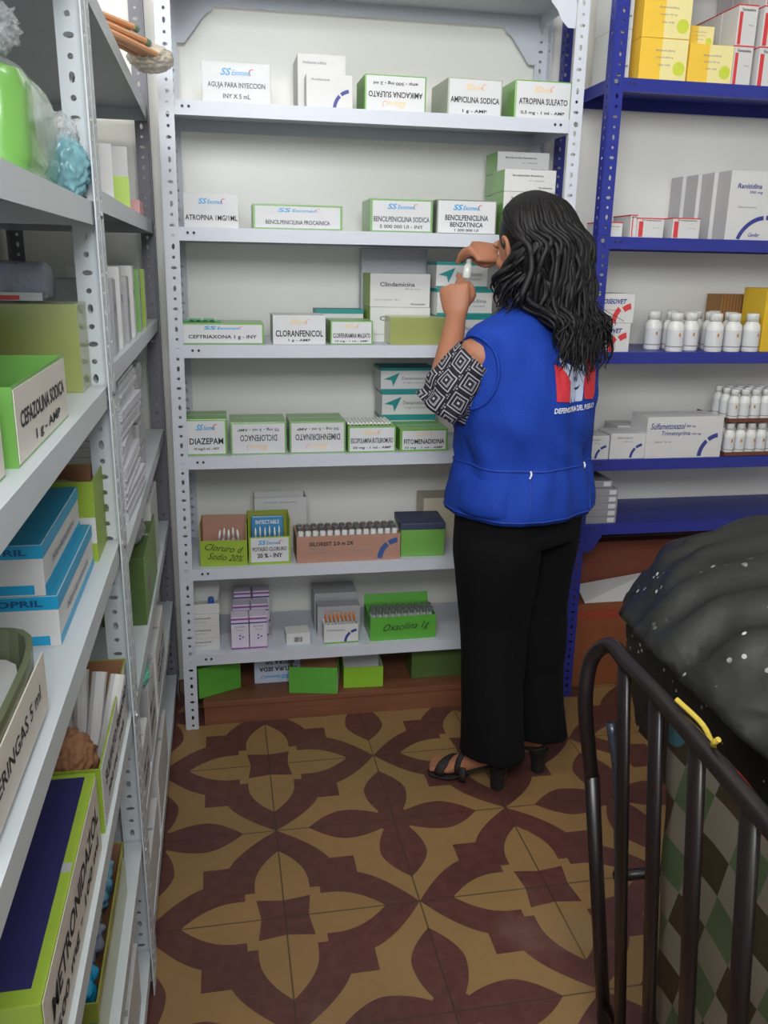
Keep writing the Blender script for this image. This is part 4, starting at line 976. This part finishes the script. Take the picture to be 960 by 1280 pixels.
for v in g['verts']:
    d = v.co.normalized(); az = math.atan2(d.y, d.x)
    k = 1+.05*noise.noise(d*2.2)+.035*noise.turbulence(d*3, 3, True)
    k += .012*sin(az*34+4*noise.noise(d*4))*(1-abs(d.z)*.5)
    rx, ry, rz_ = .40, .50, (.235 if d.z > 0 else .36)
    p = Vector((d.x*rx*k, d.y*ry*k, d.z*rz_*k))
    p.x += .10*max(0, d.z)*.5
    p.z += .010*sin(p.y*55+p.x*22+3*noise.noise(d*3))
    q = BC+p; q.z = max(q.z, .424)
    rx_ = .575-(1.12-q.y)*.075
    lim = .725 if q.z < .74 else (.725-(q.z-.74)/.10*(.725-rx_-.018) if q.z < .84 else rx_+.018)
    q.x = max(q.x, lim)
    v.co = q
link('bag_skin', bm, bag_mat(), t, smooth=True)
bm = nb(); tube(bm, spline([rl(.90, .842), rl(.86, .835)+Vector((.02, 0, -.01)), rl(.84, .80)+Vector((.028, 0, 0)), rl(.80, .838), rl(.79, .85)], 5), .0035, 8)
tag(link('yellow_rope', bm, mat('yellow_cord', (190, 165, 60), .6), None), 'short yellow cord looped over the barred stand beside the black bag', 'rope')
# ================================================================ WOMAN
wom = thing('person', 'long-haired woman in a blue vest and black trousers, seen from behind, holding a vial', 'person', (.745, 2.03, 0), radians(30))
SKIN = mat('warm_brown_skin', (168, 112, 84), .55, var=.06, scale=12)
bm = nb()
def V3(*a): return Vector(a)
HC = V3(.008, .018, 1.415)      # head centre
hrot = Matrix.Rotation(radians(-16), 3, 'X') @ Matrix.Rotation(radians(-10), 3, 'Z')
def hp(x, y, z): return HC + hrot @ V3(x, y, z)
ell(bm, HC, (.070, .088, .098), hrot, 4)
ell(bm, hp(0, .025, -.055), (.055, .058, .058), hrot)                # jaw
ell(bm, hp(0, .068, -.092), (.022, .018, .016), hrot)                # chin
ell(bm, hp(0, .078, .028), (.052, .018, .014), hrot)                 # brow
ell(bm, hp(0, .094, -.018), (.012, .020, .014), hrot)                # nose tip
tube(bm, [hp(0, .082, .02), hp(0, .094, 0), hp(0, .104, -.02)], [.008, .010, .011], 10)
for s in (-1, 1):
    ell(bm, hp(s*.038, .058, -.022), (.024, .022, .022), hrot)       # cheek
    ell(bm, hp(s*.010, .096, -.024), (.008, .010, .008), hrot, 2)
ell(bm, hp(0, .086, -.052), (.024, .010, .006), hrot, 3); ell(bm, hp(0, .084, -.062), (.020, .011, .007), hrot, 3)
for s in (-1, 1):   # ears
    tube(bm, spline([hp(s*.068, .012, -.030), hp(s*.076, -.004, -.012), hp(s*.080, -.010, .012), hp(s*.078, .002, .024), hp(s*.071, .012, .012)], 4), .0062, 8)
    ell(bm, hp(s*.070, .002, -.002), (.005, .012, .022), hrot, 2)
tube(bm, [V3(0, -.01, 1.20), V3(0, .0, 1.27), V3(0, .02, 1.34)], [(.062, .058), (.052, .050), (.050, .052)], 20)
loft(bm, [(0, 0, .74, .155, .115), (0, -.01, .82, .168, .13), (0, 0, .93, .135, .10), (0, .005, 1.05, .150, .11), (0, .005, 1.15, .160, .112), (0, -.005, 1.21, .150, .09), (0, -.008, 1.245, .085, .062)], 40)
# arms
LS, LE, LW = V3(-.158, .012, 1.170), V3(-.210, .080, 1.064), V3(-.082, .172, 1.248)
RS, RE, RW = V3(.172, .01, 1.195), V3(.225, .12, 1.16), V3(.052, .150, 1.398)
ell(bm, LS+V3(0, 0, -.004), (.050, .052, .050)); ell(bm, RS, (.052, .054, .05))
def arm(S, E_, W_):
    m1 = S.lerp(E_, .5); m2 = E_.lerp(W_, .3)
    tube(bm, [S, m1, E_], [.050, .045, .038], 16); ell(bm, E_, (.038, .038, .038))
    tube(bm, [E_, m2, E_.lerp(W_, .7), W_], [.037, .039, .030, (.025, .021)], 16)
arm(LS, LE, LW); arm(RS, RE, RW)
def hand(W_, d, s, side, tips, thumb, size=1.12):
    """W_ wrist, d along the palm, s towards the thumb, n = back of the hand; every finger is bent to reach its own tip point"""
    d = d.normalized(); s = (s-d*s.dot(d)).normalized(); n = (s.cross(d) if side == 'L' else d.cross(s)).normalized(); L = .068*size
    tube(bm, [W_-d*.012, W_+d*.018, W_+d*.05*size, W_+d*L], [(.023, .020), (.031*size, .017), (.036*size, .0155), (.035*size, .0115)], 18, flat=n)
    for (T, l), off in zip(tips, (.026, .009, -.008, -.025)):
        p = W_+d*(L*(.90 if abs(off) > .02 else .96))+s*off*size; l *= size
        T = T if T is not None else W_+d*.034-n*.026+s*off*.8
        c = T-p; cl = c.length; bul = sqrt(max(0, l*l-cl*cl))*.5
        out = (d*.5+n*.35) if (T-p).dot(d) < .02 else n*.9+d*.2
        m1 = p.lerp(T, .36)+out*bul; m2 = p.lerp(T, .74)+out*bul*.75
        tube(bm, spline([p-d*.015, p, m1, m2, T], 4), [.0088]*5+[.0084]*4+[.0078]*4+[.0066]*4, 10); ell(bm, T, (.0066,)*3, None, 2)
    base = W_+d*.02*size+s*.020
    m1 = base.lerp(thumb, .45)+s*.014+(-n)*.004; m2 = base.lerp(thumb, .78)+s*.008
    tube(bm, spline([base, m1, m2, thumb], 4), [.0135]*5+[.0112]*4+[.0085]*4, 10); ell(bm, thumb, (.0082,)*3, None, 2)
VP_ = V3(.0, .222, 1.358)        # the vial's middle
hand(LW, V3(.012, .025, .085), V3(.50, -.86, 0), 'L', [(VP_+V3(-.015, .016, -.014), .070), (VP_+V3(-.006, .020, -.030), .076), (None, .072), (None, .058)], VP_+V3(.004, -.004, -.034))
hand(RW, V3(-.080, .040, .006), V3(-.1, -.75, -.55), 'R', [(VP_+V3(-.014, .004, .026), .068), (VP_+V3(-.018, .016, .018), .076), (VP_+V3(-.004, .026, .020), .072), (VP_+V3(.012, .03, .02), .058)], VP_+V3(.014, -.002, .026))
# legs and feet
def leg(hip, knee, ank): tube(bm, [hip, hip.lerp(knee, .5), knee, knee.lerp(ank, .35), ank], [.085, .072, .055, .052, .036], 18)
AL, AR = V3(-.085, -.030, .15), V3(.075, -.045, .15)
leg(V3(-.08, 0, .82), V3(-.085, .03, .48), AL); leg(V3(.08, 0, .82), V3(.08, .03, .48), AR)
def foot(A, d):
    d = d.normalized(); s = V3(-d.y, d.x, 0)
    heel = V3(A.x, A.y, .105)-d*.022; ball = V3(A.x, A.y, .030)+d*.115; toe = V3(A.x, A.y, .022)+d*.150
    tube(bm, [A, V3(A.x, A.y, .125)], [.036, .034], 14)
    tube(bm, [heel, heel.lerp(ball, .3)+V3(0, 0, .006), heel.lerp(ball, .65)+V3(0, 0, .002), ball, toe], [.026, .030, .030, (.037, .017), (.033, .011)], 16, flat=(0, 0, 1))
    for k, (o, l) in enumerate([(-.024, .030), (-.009, .028), (.004, .024), (.016, .020), (.027, .014)]):
        o = o*(1 if foot.side > 0 else -1); tube(bm, [ball+s*o+d*.015, toe+s*o+d*l*.5, toe+s*o+d*l-V3(0, 0, .005)], [.0085, .0082, .007], 8)
    return heel, ball, toe, d, s
foot.side = 1; FLd = V3(-.45, 1, 0); fL = foot(AL, FLd)
foot.side = -1; fR = foot(AR, V3(.05, 1, 0))
body = remeshed('body', bm, SKIN, wom, .0035, 5)
# eyes
for s in (-1, 1):
    bm = nb(); ell(bm, hp(s*.030, .072, .006), (.012, .012, .010), hrot, 3); link('eye', bm, mat('eye_white', (220, 214, 206), .2), wom, smooth=True)
    bm = nb(); ell(bm, hp(s*.030, .0825, .004), (.005, .003, .005), hrot, 2); link('iris', bm, mat('dark_iris', (40, 26, 20), .1), wom, smooth=True)
bm = nb(); ell(bm, hp(0, .0935, -.052), (.018, .0035, .0045), hrot, 2); ell(bm, hp(0, .0925, -.061), (.015, .0035, .005), hrot, 2); link('lips', bm, mat('lip_colour', (160, 84, 80), .4), wom, smooth=True)
# trousers
bm = nb()
loft(bm, [(0, -.0, .70, .165, .132), (0, -.005, .78, .170, .132), (0, -.0, .86, .152, .118), (0, 0, .93, .142, .11)], 40)
def tleg(sx, A, flare):
    pts = [V3(sx*.078, -.005, .80), V3(sx*.082, 0, .66), V3(sx*.080, .0, .48), V3(sx*.082, -.012, .30), V3(A.x, A.y-.004, .15), V3(A.x, A.y-.008, .112)]
    tube(bm, pts, [(.098, .122), (.098, .118), (.086, .098), (.080, .092), (.076, .092), (.077, .094)], 24, flat=(0, 1, 0))
tleg(-1, AL, 0); tleg(1, AR, 0)
bmesh.ops.subdivide_edges(bm, edges=[e for e in bm.edges if e.calc_length() > .03], cuts=3, use_grid_fill=True)
for v in bm.verts:
    v.co += V3(v.co.x*.0, 0, 0); n_ = noise.noise(V3(v.co.x*9, v.co.y*9, v.co.z*3.5))*.018*(1 if v.co.z < .72 else .3)
    c = V3(.08*(1 if v.co.x > 0 else -1), 0, v.co.z); dd = (v.co-c); dd.z = 0
    if dd.length > .01: v.co += dd.normalized()*n_
remeshed('trousers', bm, mat('black_cloth', (9, 8, 11), .85, var=.1, spec=.2), wom, .006, 3)
# vest
bm = nb()
VR = [(0, .0, .775, .190, .164, 2.4), (0, -.002, .79, .192, .165, 2.4), (0, -.002, .82, .188, .161, 2.4), (0, -.002, .865, .180, .152, 2.3), (0, -.002, .895, .172, .142), (0, -.002, .91, .170, .140), (0, 0, .93, .175, .146), (0, .002, 1.0, .188, .152), (0, .003, 1.08, .194, .150), (0, .0, 1.14, .188, .142, 2.4), (0, -.006, 1.19, .186, .122, 2.5), (0, -.006, 1.218, .192, .094, 2.5), (0, -.010, 1.236, .172, .082, 2.4), (0, -.012, 1.248, .140, .074, 2.4), (0, -.010, 1.262, .100, .070), (0, -.006, 1.278, .074, .066), (0, -.002, 1.305, .066, .062)]
import bisect
fine = []
for i in range(len(VR)-1):
    a, b = [tuple(list(q)+[2.3])[:6] for q in VR[i:i+2]]; k = max(1, int((b[2]-a[2])/.012))
    for j in range(k): t_ = j/k; fine.append(tuple(a[q]*(1-t_)+b[q]*t_ for q in range(6)))
fine.append(tuple(list(VR[-1])+[2.3])[:6])
R = loft(bm, fine, 96, cap=False)
for ring in R:
    for v in ring:
        x, y, z = v.co; a = math.atan2(y, x); rr = V3(x, y, 0).normalized()
        amp = .006+.006*max(0, 1-abs(z-.90)/.10)
        dsp = amp*noise.noise(V3(cos(a)*3.2, sin(a)*3.2, z*7))*1.6
        dsp += .005*sin(a*9+z*30+3*noise.noise(V3(a, z*6, 2)))*max(0, 1-abs(z-.93)/.12)
        dsp += .004*noise.noise(V3(cos(a)*7, sin(a)*7, z*20+5*a))
        # diagonal drape folds across the back
        dsp += .0045*sin(z*52+a*5)*max(0, 1-abs(z-1.02)/.13)*(.5+.5*noise.noise(V3(a*2, z*4, 8)))
        v.co += rr*dsp
VEST = mat('royal_blue_cloth', (25, 62, 160), .78, var=.10, scale=9, bump=.25, bscale=240, spec=.25)
vest = link('vest', bm, VEST, wom, smooth=True); so = vest.modifiers.new('s', 'SOLIDIFY'); so.thickness = .003; so.offset = -1
vest.data = evalmesh(vest); vest.modifiers.clear()
def surf(a, z, off=.003):
    """point on the vest surface in direction a (radians, local) at height z"""
    best = min(range(len(fine)), key=lambda i: abs(fine[i][2]-z)); ring = R_co[best]
    j = min(range(len(ring)), key=lambda j: abs((math.atan2(ring[j].y, ring[j].x)-a+pi) % (2*pi)-pi))
    p = ring[j]; return p+V3(p.x, p.y, 0).normalized()*off
import mathutils
from mathutils.bvhtree import BVHTree
bvh = BVHTree.FromPolygons([v.co.copy() for v in vest.data.vertices], [list(p.vertices) for p in vest.data.polygons])
def onv(x, z, off=.0022, frm=(0, -1)):
    """project a point in the back view (x right, z up) onto the vest's back"""
    o = V3(x, -.5, z); h = bvh.ray_cast(o, V3(0, 1, 0))
    return (h[0] if h[0] else V3(x, -.14, z))+V3(0, -off, 0)
def drape(name, polys, m, off=.0022, par=vest, res=.006):
    """flat drawing polygons (x,z) laid onto the vest's back with thickness"""
    bm = nb()
    for P in polys:
        bm.faces.new([bm.verts.new((x, 0, z)) for x, z in P])
    bmesh.ops.triangulate(bm, faces=bm.faces[:])
    for _ in range(6):
        es = [e for e in bm.edges if e.calc_length() > res]
        if not es: break
        bmesh.ops.subdivide_edges(bm, edges=es, cuts=1); bmesh.ops.triangulate(bm, faces=[f for f in bm.faces if len(f.verts) > 3])
    for v in bm.verts: v.co = onv(v.co.x, v.co.z, off)
    bmesh.ops.solidify(bm, geom=bm.faces[:], thickness=-.0006)
    return link(name, bm, m, par)
EX, EZ = .010, 1.118      # emblem centre
def pg(l): return [(EX+x*.00105, EZ+z*.00105) for x, z in l]
REDC = mat('red_embroidery', (205, 46, 58), .7); WHC = mat('pale_embroidery', (190, 200, 226), .7)
em = drape('emblem', [pg([(-72, -46), (-28, -50), (-28, 20), (-72, 34)]), pg([(28, -48), (66, -52), (74, -38), (76, 52), (30, 56)])], REDC)
drape('emblem_figure', [pg([(-32, -52), (-26, -10), (-50, 22), (-56, 50), (-40, 36), (-14, 24), (-4, 74), (12, 92), (18, 50), (32, 24), (26, -4), (18, -14), (20, -52), (10, -52), (8, -34), (4, -52), (-4, -52), (-6, -34), (-10, -52), (-18, -52), (-20, -34), (-24, -52)])], WHC, .0030, em)
drape('emblem_mark', [pg([(-12, -20), (-4, -26), (6, -24), (12, -14), (4, -20), (-4, -20)]), pg([(-2, -4), (2, -8), (3, 4)]), pg([(14, 18), (19, 14), (19, 26)]), pg([(-14, 2), (-10, -8), (-8, 4)])], mat('dark_blue_embroidery', (30, 40, 90), .7), .0038, em)
tm = textmesh('DEFENSORIA DEL PUEBLO', .03)
bm = nb(); bm.from_mesh(tm); bmesh.ops.triangulate(bm, faces=bm.faces[:])
for v in bm.verts: v.co = onv(EX+v.co.x*.158, EZ-.070+v.co.y*.013, .0028)
link('vest_lettering', bm, mat('white_embroidery', (226, 228, 236), .7), vest)
# waist drawstring seam, pocket, white cord ends
CS = mat('blue_seam', (22, 62, 160), .7)
bm = nb(); pts = []
for i in range(49):
    a = 2*pi*i/48; o = V3(cos(a)*.5, sin(a)*.5, .903); h = bvh.ray_cast(o, -V3(cos(a), sin(a), 0)); pts.append(h[0]+V3(cos(a), sin(a), 0)*.001)
tube(bm, pts, .0028, 6, cap=False); link('waist_seam', bm, CS, vest, smooth=True)
def onv_a(a, z, off=.002):
    u = V3(cos(a), sin(a), 0); h = bvh.ray_cast(u*.5+V3(0, 0, z), -u); return (h[0] if h[0] else u*.16+V3(0, 0, z))+u*off
bm = nb()
for z0 in (.785,):
    pts = [onv_a(a, z0, .0015) for a in [2*pi*i/60 for i in range(61)]]; tube(bm, pts, .0022, 6, cap=False)
link('hem_seam', bm, CS, vest, smooth=True)
bm = nb()   # side pocket, bulging
for a0, a1, z0, z1 in ((radians(168), radians(212), .795, .888),):
    g = []
    for i in range(15):
        r_ = []
        for j in range(15):
            u, v = i/14, j/14; bul = .022*sin(pi*min(1, max(0, u)))**.6*sin(pi*v)**.5*(1.1-.5*v)
            r_.append(bm.verts.new(onv_a(a0+(a1-a0)*u, z0+(z1-z0)*v-.01*sin(pi*u), .001+bul)))
        g.append(r_)
    for i in range(14):
        for j in range(14): bm.faces.new((g[i][j], g[i+1][j], g[i+1][j+1], g[i][j+1]))
link('pocket', bm, VEST, vest, smooth=True)
for a in (radians(228), radians(300)):
    bm = nb(); p0 = onv_a(a, .905, .006); tube(bm, spline([p0, p0+V3(-.004, -.006, -.006), p0+V3(-.006, -.004, -.016)], 4), .0022, 6); link('cord_end', bm, WPLAS, vest)
    bm = nb(); tube(bm, [onv_a(a, .90, .001), onv_a(a+.02, .84, .001), onv_a(a-.02, .79, .001)], .0018, 6); link('side_seam', bm, CS, vest)
# collar
bm = nb(); loft(bm, [(0, -.006, 1.268, .078, .071), (0, -.005, 1.29, .071, .066), (0, -.002, 1.318, .068, .064), (0, -.002, 1.318, .063, .059), (0, -.005, 1.27, .066, .06)], 40, cap=False); link('collar', bm, VEST, vest, smooth=True)
# armhole piping
def arm_ring(sx, m):
    bm = nb(); pts = []
    for i in range(33):
        a = 2*pi*i/32; y = .004+.070*cos(a); z = 1.130+.085*sin(a)
        o = V3(sx*.6, y, z); h = bvh.ray_cast(o, V3(-sx, 0, 0)); x = (h[0].x if h[0] else sx*.13)+sx*.002; pts.append(V3(x, y, z))
    tube(bm, pts, .0042, 8, cap=False); link('armhole_edge', bm, m, vest, smooth=True)
for s in (-1, 1): arm_ring(s, VEST)
# patterned blouse sleeve (cold shoulder)
def sleeve_mat():
    M = bpy.data.materials.new('black_white_print_cloth'); M.use_nodes = True; nt = M.node_tree; b = nt.nodes['Principled BSDF']
    uv = nt.nodes.new('ShaderNodeUVMap'); uv.uv_map = 'uv'; sp = nt.nodes.new('ShaderNodeSeparateXYZ'); nt.links.new(uv.outputs[0], sp.inputs[0])
    u, v = X(nt, sp.outputs[0])*8.0, X(nt, sp.outputs[1])*3.0
    no = nt.nodes.new('ShaderNodeTexNoise'); no.inputs['Scale'].default_value = 60
    a = u.mod(1.0)-.5; c = (v+(u.fl().mod(2.0)*.5)).mod(1.0)-.5
    d = a.abs().mx(c.abs()); ring = d.gt(.335)*d.lt(.385); ring2 = d.gt(.17)*d.lt(.24); core = d.lt(.055)
    dash = (a*14).mod(1.0).lt(.65); edge = d.gt(.455); cor = (a.abs()+c.abs()).gt(.84)
    dots = ((a*9).mod(1.0)-.5).abs().mx(((c*9).mod(1.0)-.5).abs()).lt(.33)
    f = ring.mx(ring2*dash).mx(core).mx(cor*dots)
    nt.links.new(mixc(nt, f, (28, 24, 36), (172, 170, 178)), b.inputs['Base Color']); b.inputs['Roughness'].default_value = .8; return M
SLM = sleeve_mat()
def sleeve(S, E_, sx):
    bm = nb(); uvl = bm.loops.layers.uv.new('uv'); NR, NA = 26, 48; g = []
    top = S+V3(sx*.012, .0, -.006); 
    for i in range(NR+1):
        t = i/NR; c = top.lerp(E_+(E_-S)*.02, t)+V3(sx*-.002, 0, -.012*t)
        r = .060+.032*t-.016*t*t; ring = []
        ax = (E_-S).normalized(); up = V3(0, 1, 0); s1 = ax.cross(up).normalized(); s2 = s1.cross(ax).normalized()
        for j in range(NA):
            a = 2*pi*j/NA; k = 1+.10*t*sin(a*7+1.3)+.08*noise.noise(V3(cos(a)*2, sin(a)*2, t*4))+.05*sin(t*14+a*2)*t
            ring.append(bm.verts.new(c+s1*cos(a)*r*k+s2*sin(a)*r*k*.92+V3(0, 0, -.022*t*(.5-.5*cos(a)))))
        g.append(ring)
    for i in range(NR):
        for j in range(NA):
            f = bm.faces.new((g[i][j], g[i][(j+1) % NA], g[i+1][(j+1) % NA], g[i+1][j]))
            for l, (uu, vv) in zip(f.loops, ((j, i), (j+1, i), (j+1, i+1), (j, i+1))): l[uvl].uv = (uu/NA, vv/NR)
    o = link('blouse_sleeve', bm, SLM, wom, smooth=True); q = o.modifiers.new('s', 'SOLIDIFY'); q.thickness = .003; q.offset = -1
    o.data = evalmesh(o); o.modifiers.clear(); return o
sleeve(LS, LE, -1); sleeve(RS, RE, 1)
# hair: one mass of waved locks
HAIR = mat('black_hair', (18, 15, 17), .52, var=.35, scale=60, spec=.35)
bm = nb(); rnd = random.Random(5)
ell(bm, hp(0, -.018, .028), (.081, .088, .088), hrot, 4)
ell(bm, V3(.012, -.075, 1.30), (.085, .055, .10), None, 4)
def cap_pt(phi, el, r=1.0):   # phi 0 = face, positive to her left
    return hp(-sin(phi)*cos(el)*.088*r, cos(phi)*cos(el)*.096*r-.014, .020+sin(el)*.100*r)
N_L = 430
for i in range(N_L):
    ph0 = rnd.uniform(52, 300); d0 = abs(ph0-180); back = max(0, 1-d0/114)
    tuck = ph0 < 112                                   # her left side: tucked behind the ear, then swinging forward
    phi = radians(ph0); ph_e = radians(max(ph0, 112+rnd.uniform(0, 14))) if tuck else phi
    root = cap_pt(phi, rnd.uniform(1.1, 1.5), 1.0)
    p1 = cap_pt(phi+(ph_e-phi)*.6, .55, 1.03+rnd.uniform(0, .04)); p2 = cap_pt(ph_e, -.02, 1.06+rnd.uniform(0, .10))
    zt = (1.145+.08*(1-back)+rnd.uniform(-.05, .09)) if back > .35 else 1.27+rnd.uniform(-.015, .05)
    lay = rnd.uniform(0, .05); n_ = 8; ph = rnd.uniform(0, 6.28); am = rnd.uniform(.004, .013)
    pts = [root, p1, p2]
    for k in range(1, n_+1):
        f = k/n_; z = p2.z+(zt-p2.z)*f
        pe = ph_e+(radians(max(ph0, 72))-ph_e)*min(1, f*1.3) if tuck else phi
        dx, dy = -sin(pe), cos(pe)
        if z > 1.28: rx, ry = .112, .122
        else: k_ = (1.28-z)/.20; rx, ry = .112+.022*k_, .122+.040*k_
        o = -lay+.02*f*rnd.random()
        e = V3(dx*(rx+o)+.010, dy*(ry+o)-.006, z)
        if dy < -.15 and z < 1.26: e.y = min(e.y, -.128-.02*rnd.random()); e.x *= .86
        if tuck: e.x += .012*(1-f); e.y = min(e.y, .045+.02*f)
        w_ = am*f**.5*1.4
        e += V3(w_*sin(ph+k*1.3), w_*cos(ph*1.3+k*1.15), 0)+V3(.004+.008*back, -.008, 0)*f
        pts.append(e)
    sp = spline(pts, 4); m_ = len(sp); r0_ = rnd.uniform(.0055, .0105)
    rad = [r0_*(.55+.45*min(1, 4*q/m_))*(1 if q < m_*.6 else max(.10, 1-(q-m_*.6)/(m_*.4))) for q in range(m_)]
    tube(bm, sp, [(r, r*.7) for r in rad], 6, flat=(dx, dy, .3))
    if i % 3 == 0:    # stray thin strands
        off = V3(rnd.uniform(-.02, .02), rnd.uniform(-.03, .01), 0)
        tube(bm, [q+off*(j/m_)+V3(.004*sin(j*.9+i), .004*cos(j*.8+i), 0) for j, q in enumerate(sp)], [.0018*(1-.7*j/m_) for j in range(m_)], 4)
link('hair', bm, HAIR, wom, smooth=True)
bm = nb(); ell(bm, V3(-.060, .015, 1.285), (.005, .005, .005), None, 2); link('earring', bm, SILV, wom, smooth=True)
# sandals
SB = mat('black_suede', (26, 20, 20), .7, var=.1)
for heel, ball, toe, d, s in (fL, fR):
    bm = nb(); hb = heel-V3(0, 0, .028)
    sole = [hb-d*.015, hb.lerp(ball-V3(0, 0, .022), .35)+V3(0, 0, .004), hb.lerp(ball-V3(0, 0, .022), .75)-V3(0, 0, .004), ball-V3(0, 0, .0205), toe-V3(0, 0, .0135)+d*.022]
    g = []
    pr = spline(sole, 5); W_ = [.026+.016*min(1, max(0, (k/(len(pr)-1)-.2)/.5)) for k in range(len(pr))]; W_[-1] = .026; W_[0] = .018
    tube(bm, pr, [(w__, .0068) for w__ in W_], 14, flat=(0, 0, 1)); so = link('sandal', bm, SB, wom, smooth=True)
    bm = nb(); hc = hb-V3(0, 0, .004); loft(bm, [(hc.x, hc.y, .0, .015, .017, 3), (hc.x, hc.y, .03, .016, .018, 3), (hc.x, hc.y, hc.z, .024, .026, 3)], 20); link('heel', bm, SB, so)
    bm = nb()
    def strap(c, r, w__=.010, tilt=0):
        q = [c+s*r[0]*cos(a)+V3(0, 0, 1)*r[1]*sin(a)+d*tilt*cos(a) for a in [pi*i/10*1.16-.25 for i in range(11)]]
        tube(bm, q, [(.0022, w__)]*11, 8, flat=tuple(d)); 
    mid = heel.lerp(ball, .62)
    strap(ball-V3(0, 0, .006)-d*.002, (.042, .030), .013, .02); strap(ball-V3(0, 0, .004)-d*.03, (.040, .038), .010, -.02); strap(mid-V3(0, 0, .012), (.036, .052), .008, .02)
    q = [V3(heel.x, heel.y, heel.z+.022)+d*.018+(d*cos(a)*.050+s*sin(a)*.036) for a in [2*pi*i/20 for i in range(21)]]
    tube(bm, q, [(.0022, .007)]*21, 8, cap=False, flat=(0, 0, 1))
    link('strap', bm, SB, so, smooth=True)
# the vial in her hands
t = thing('medicine_vial', 'small white glass vial held between the woman\'s fingertips', 'vial', (0, 0, 0))
MW = Matrix.Translation((.745, 2.03, 0)) @ Matrix.Rotation(radians(30), 4, 'Z')
vp = MW @ VP_; t.location = vp-Vector((0, 0, .021)); t.rotation_euler = (.05, .12, 0); t.scale = (1.1, 1.1, 1.15)
bm = nb(); lathe(bm, [(.0095, 0), (.0105, .002), (.0105, .026), (.006, .032), (.006, .034)], 16); link('glass_body', bm, mat('milky_glass', (226, 230, 222), .12, alpha=.9), t, smooth=True)
bm = nb(); lathe(bm, [(.0072, .034), (.0072, .042), (.006, .043)], 16); link('cap', bm, WPLAS, t, smooth=True)
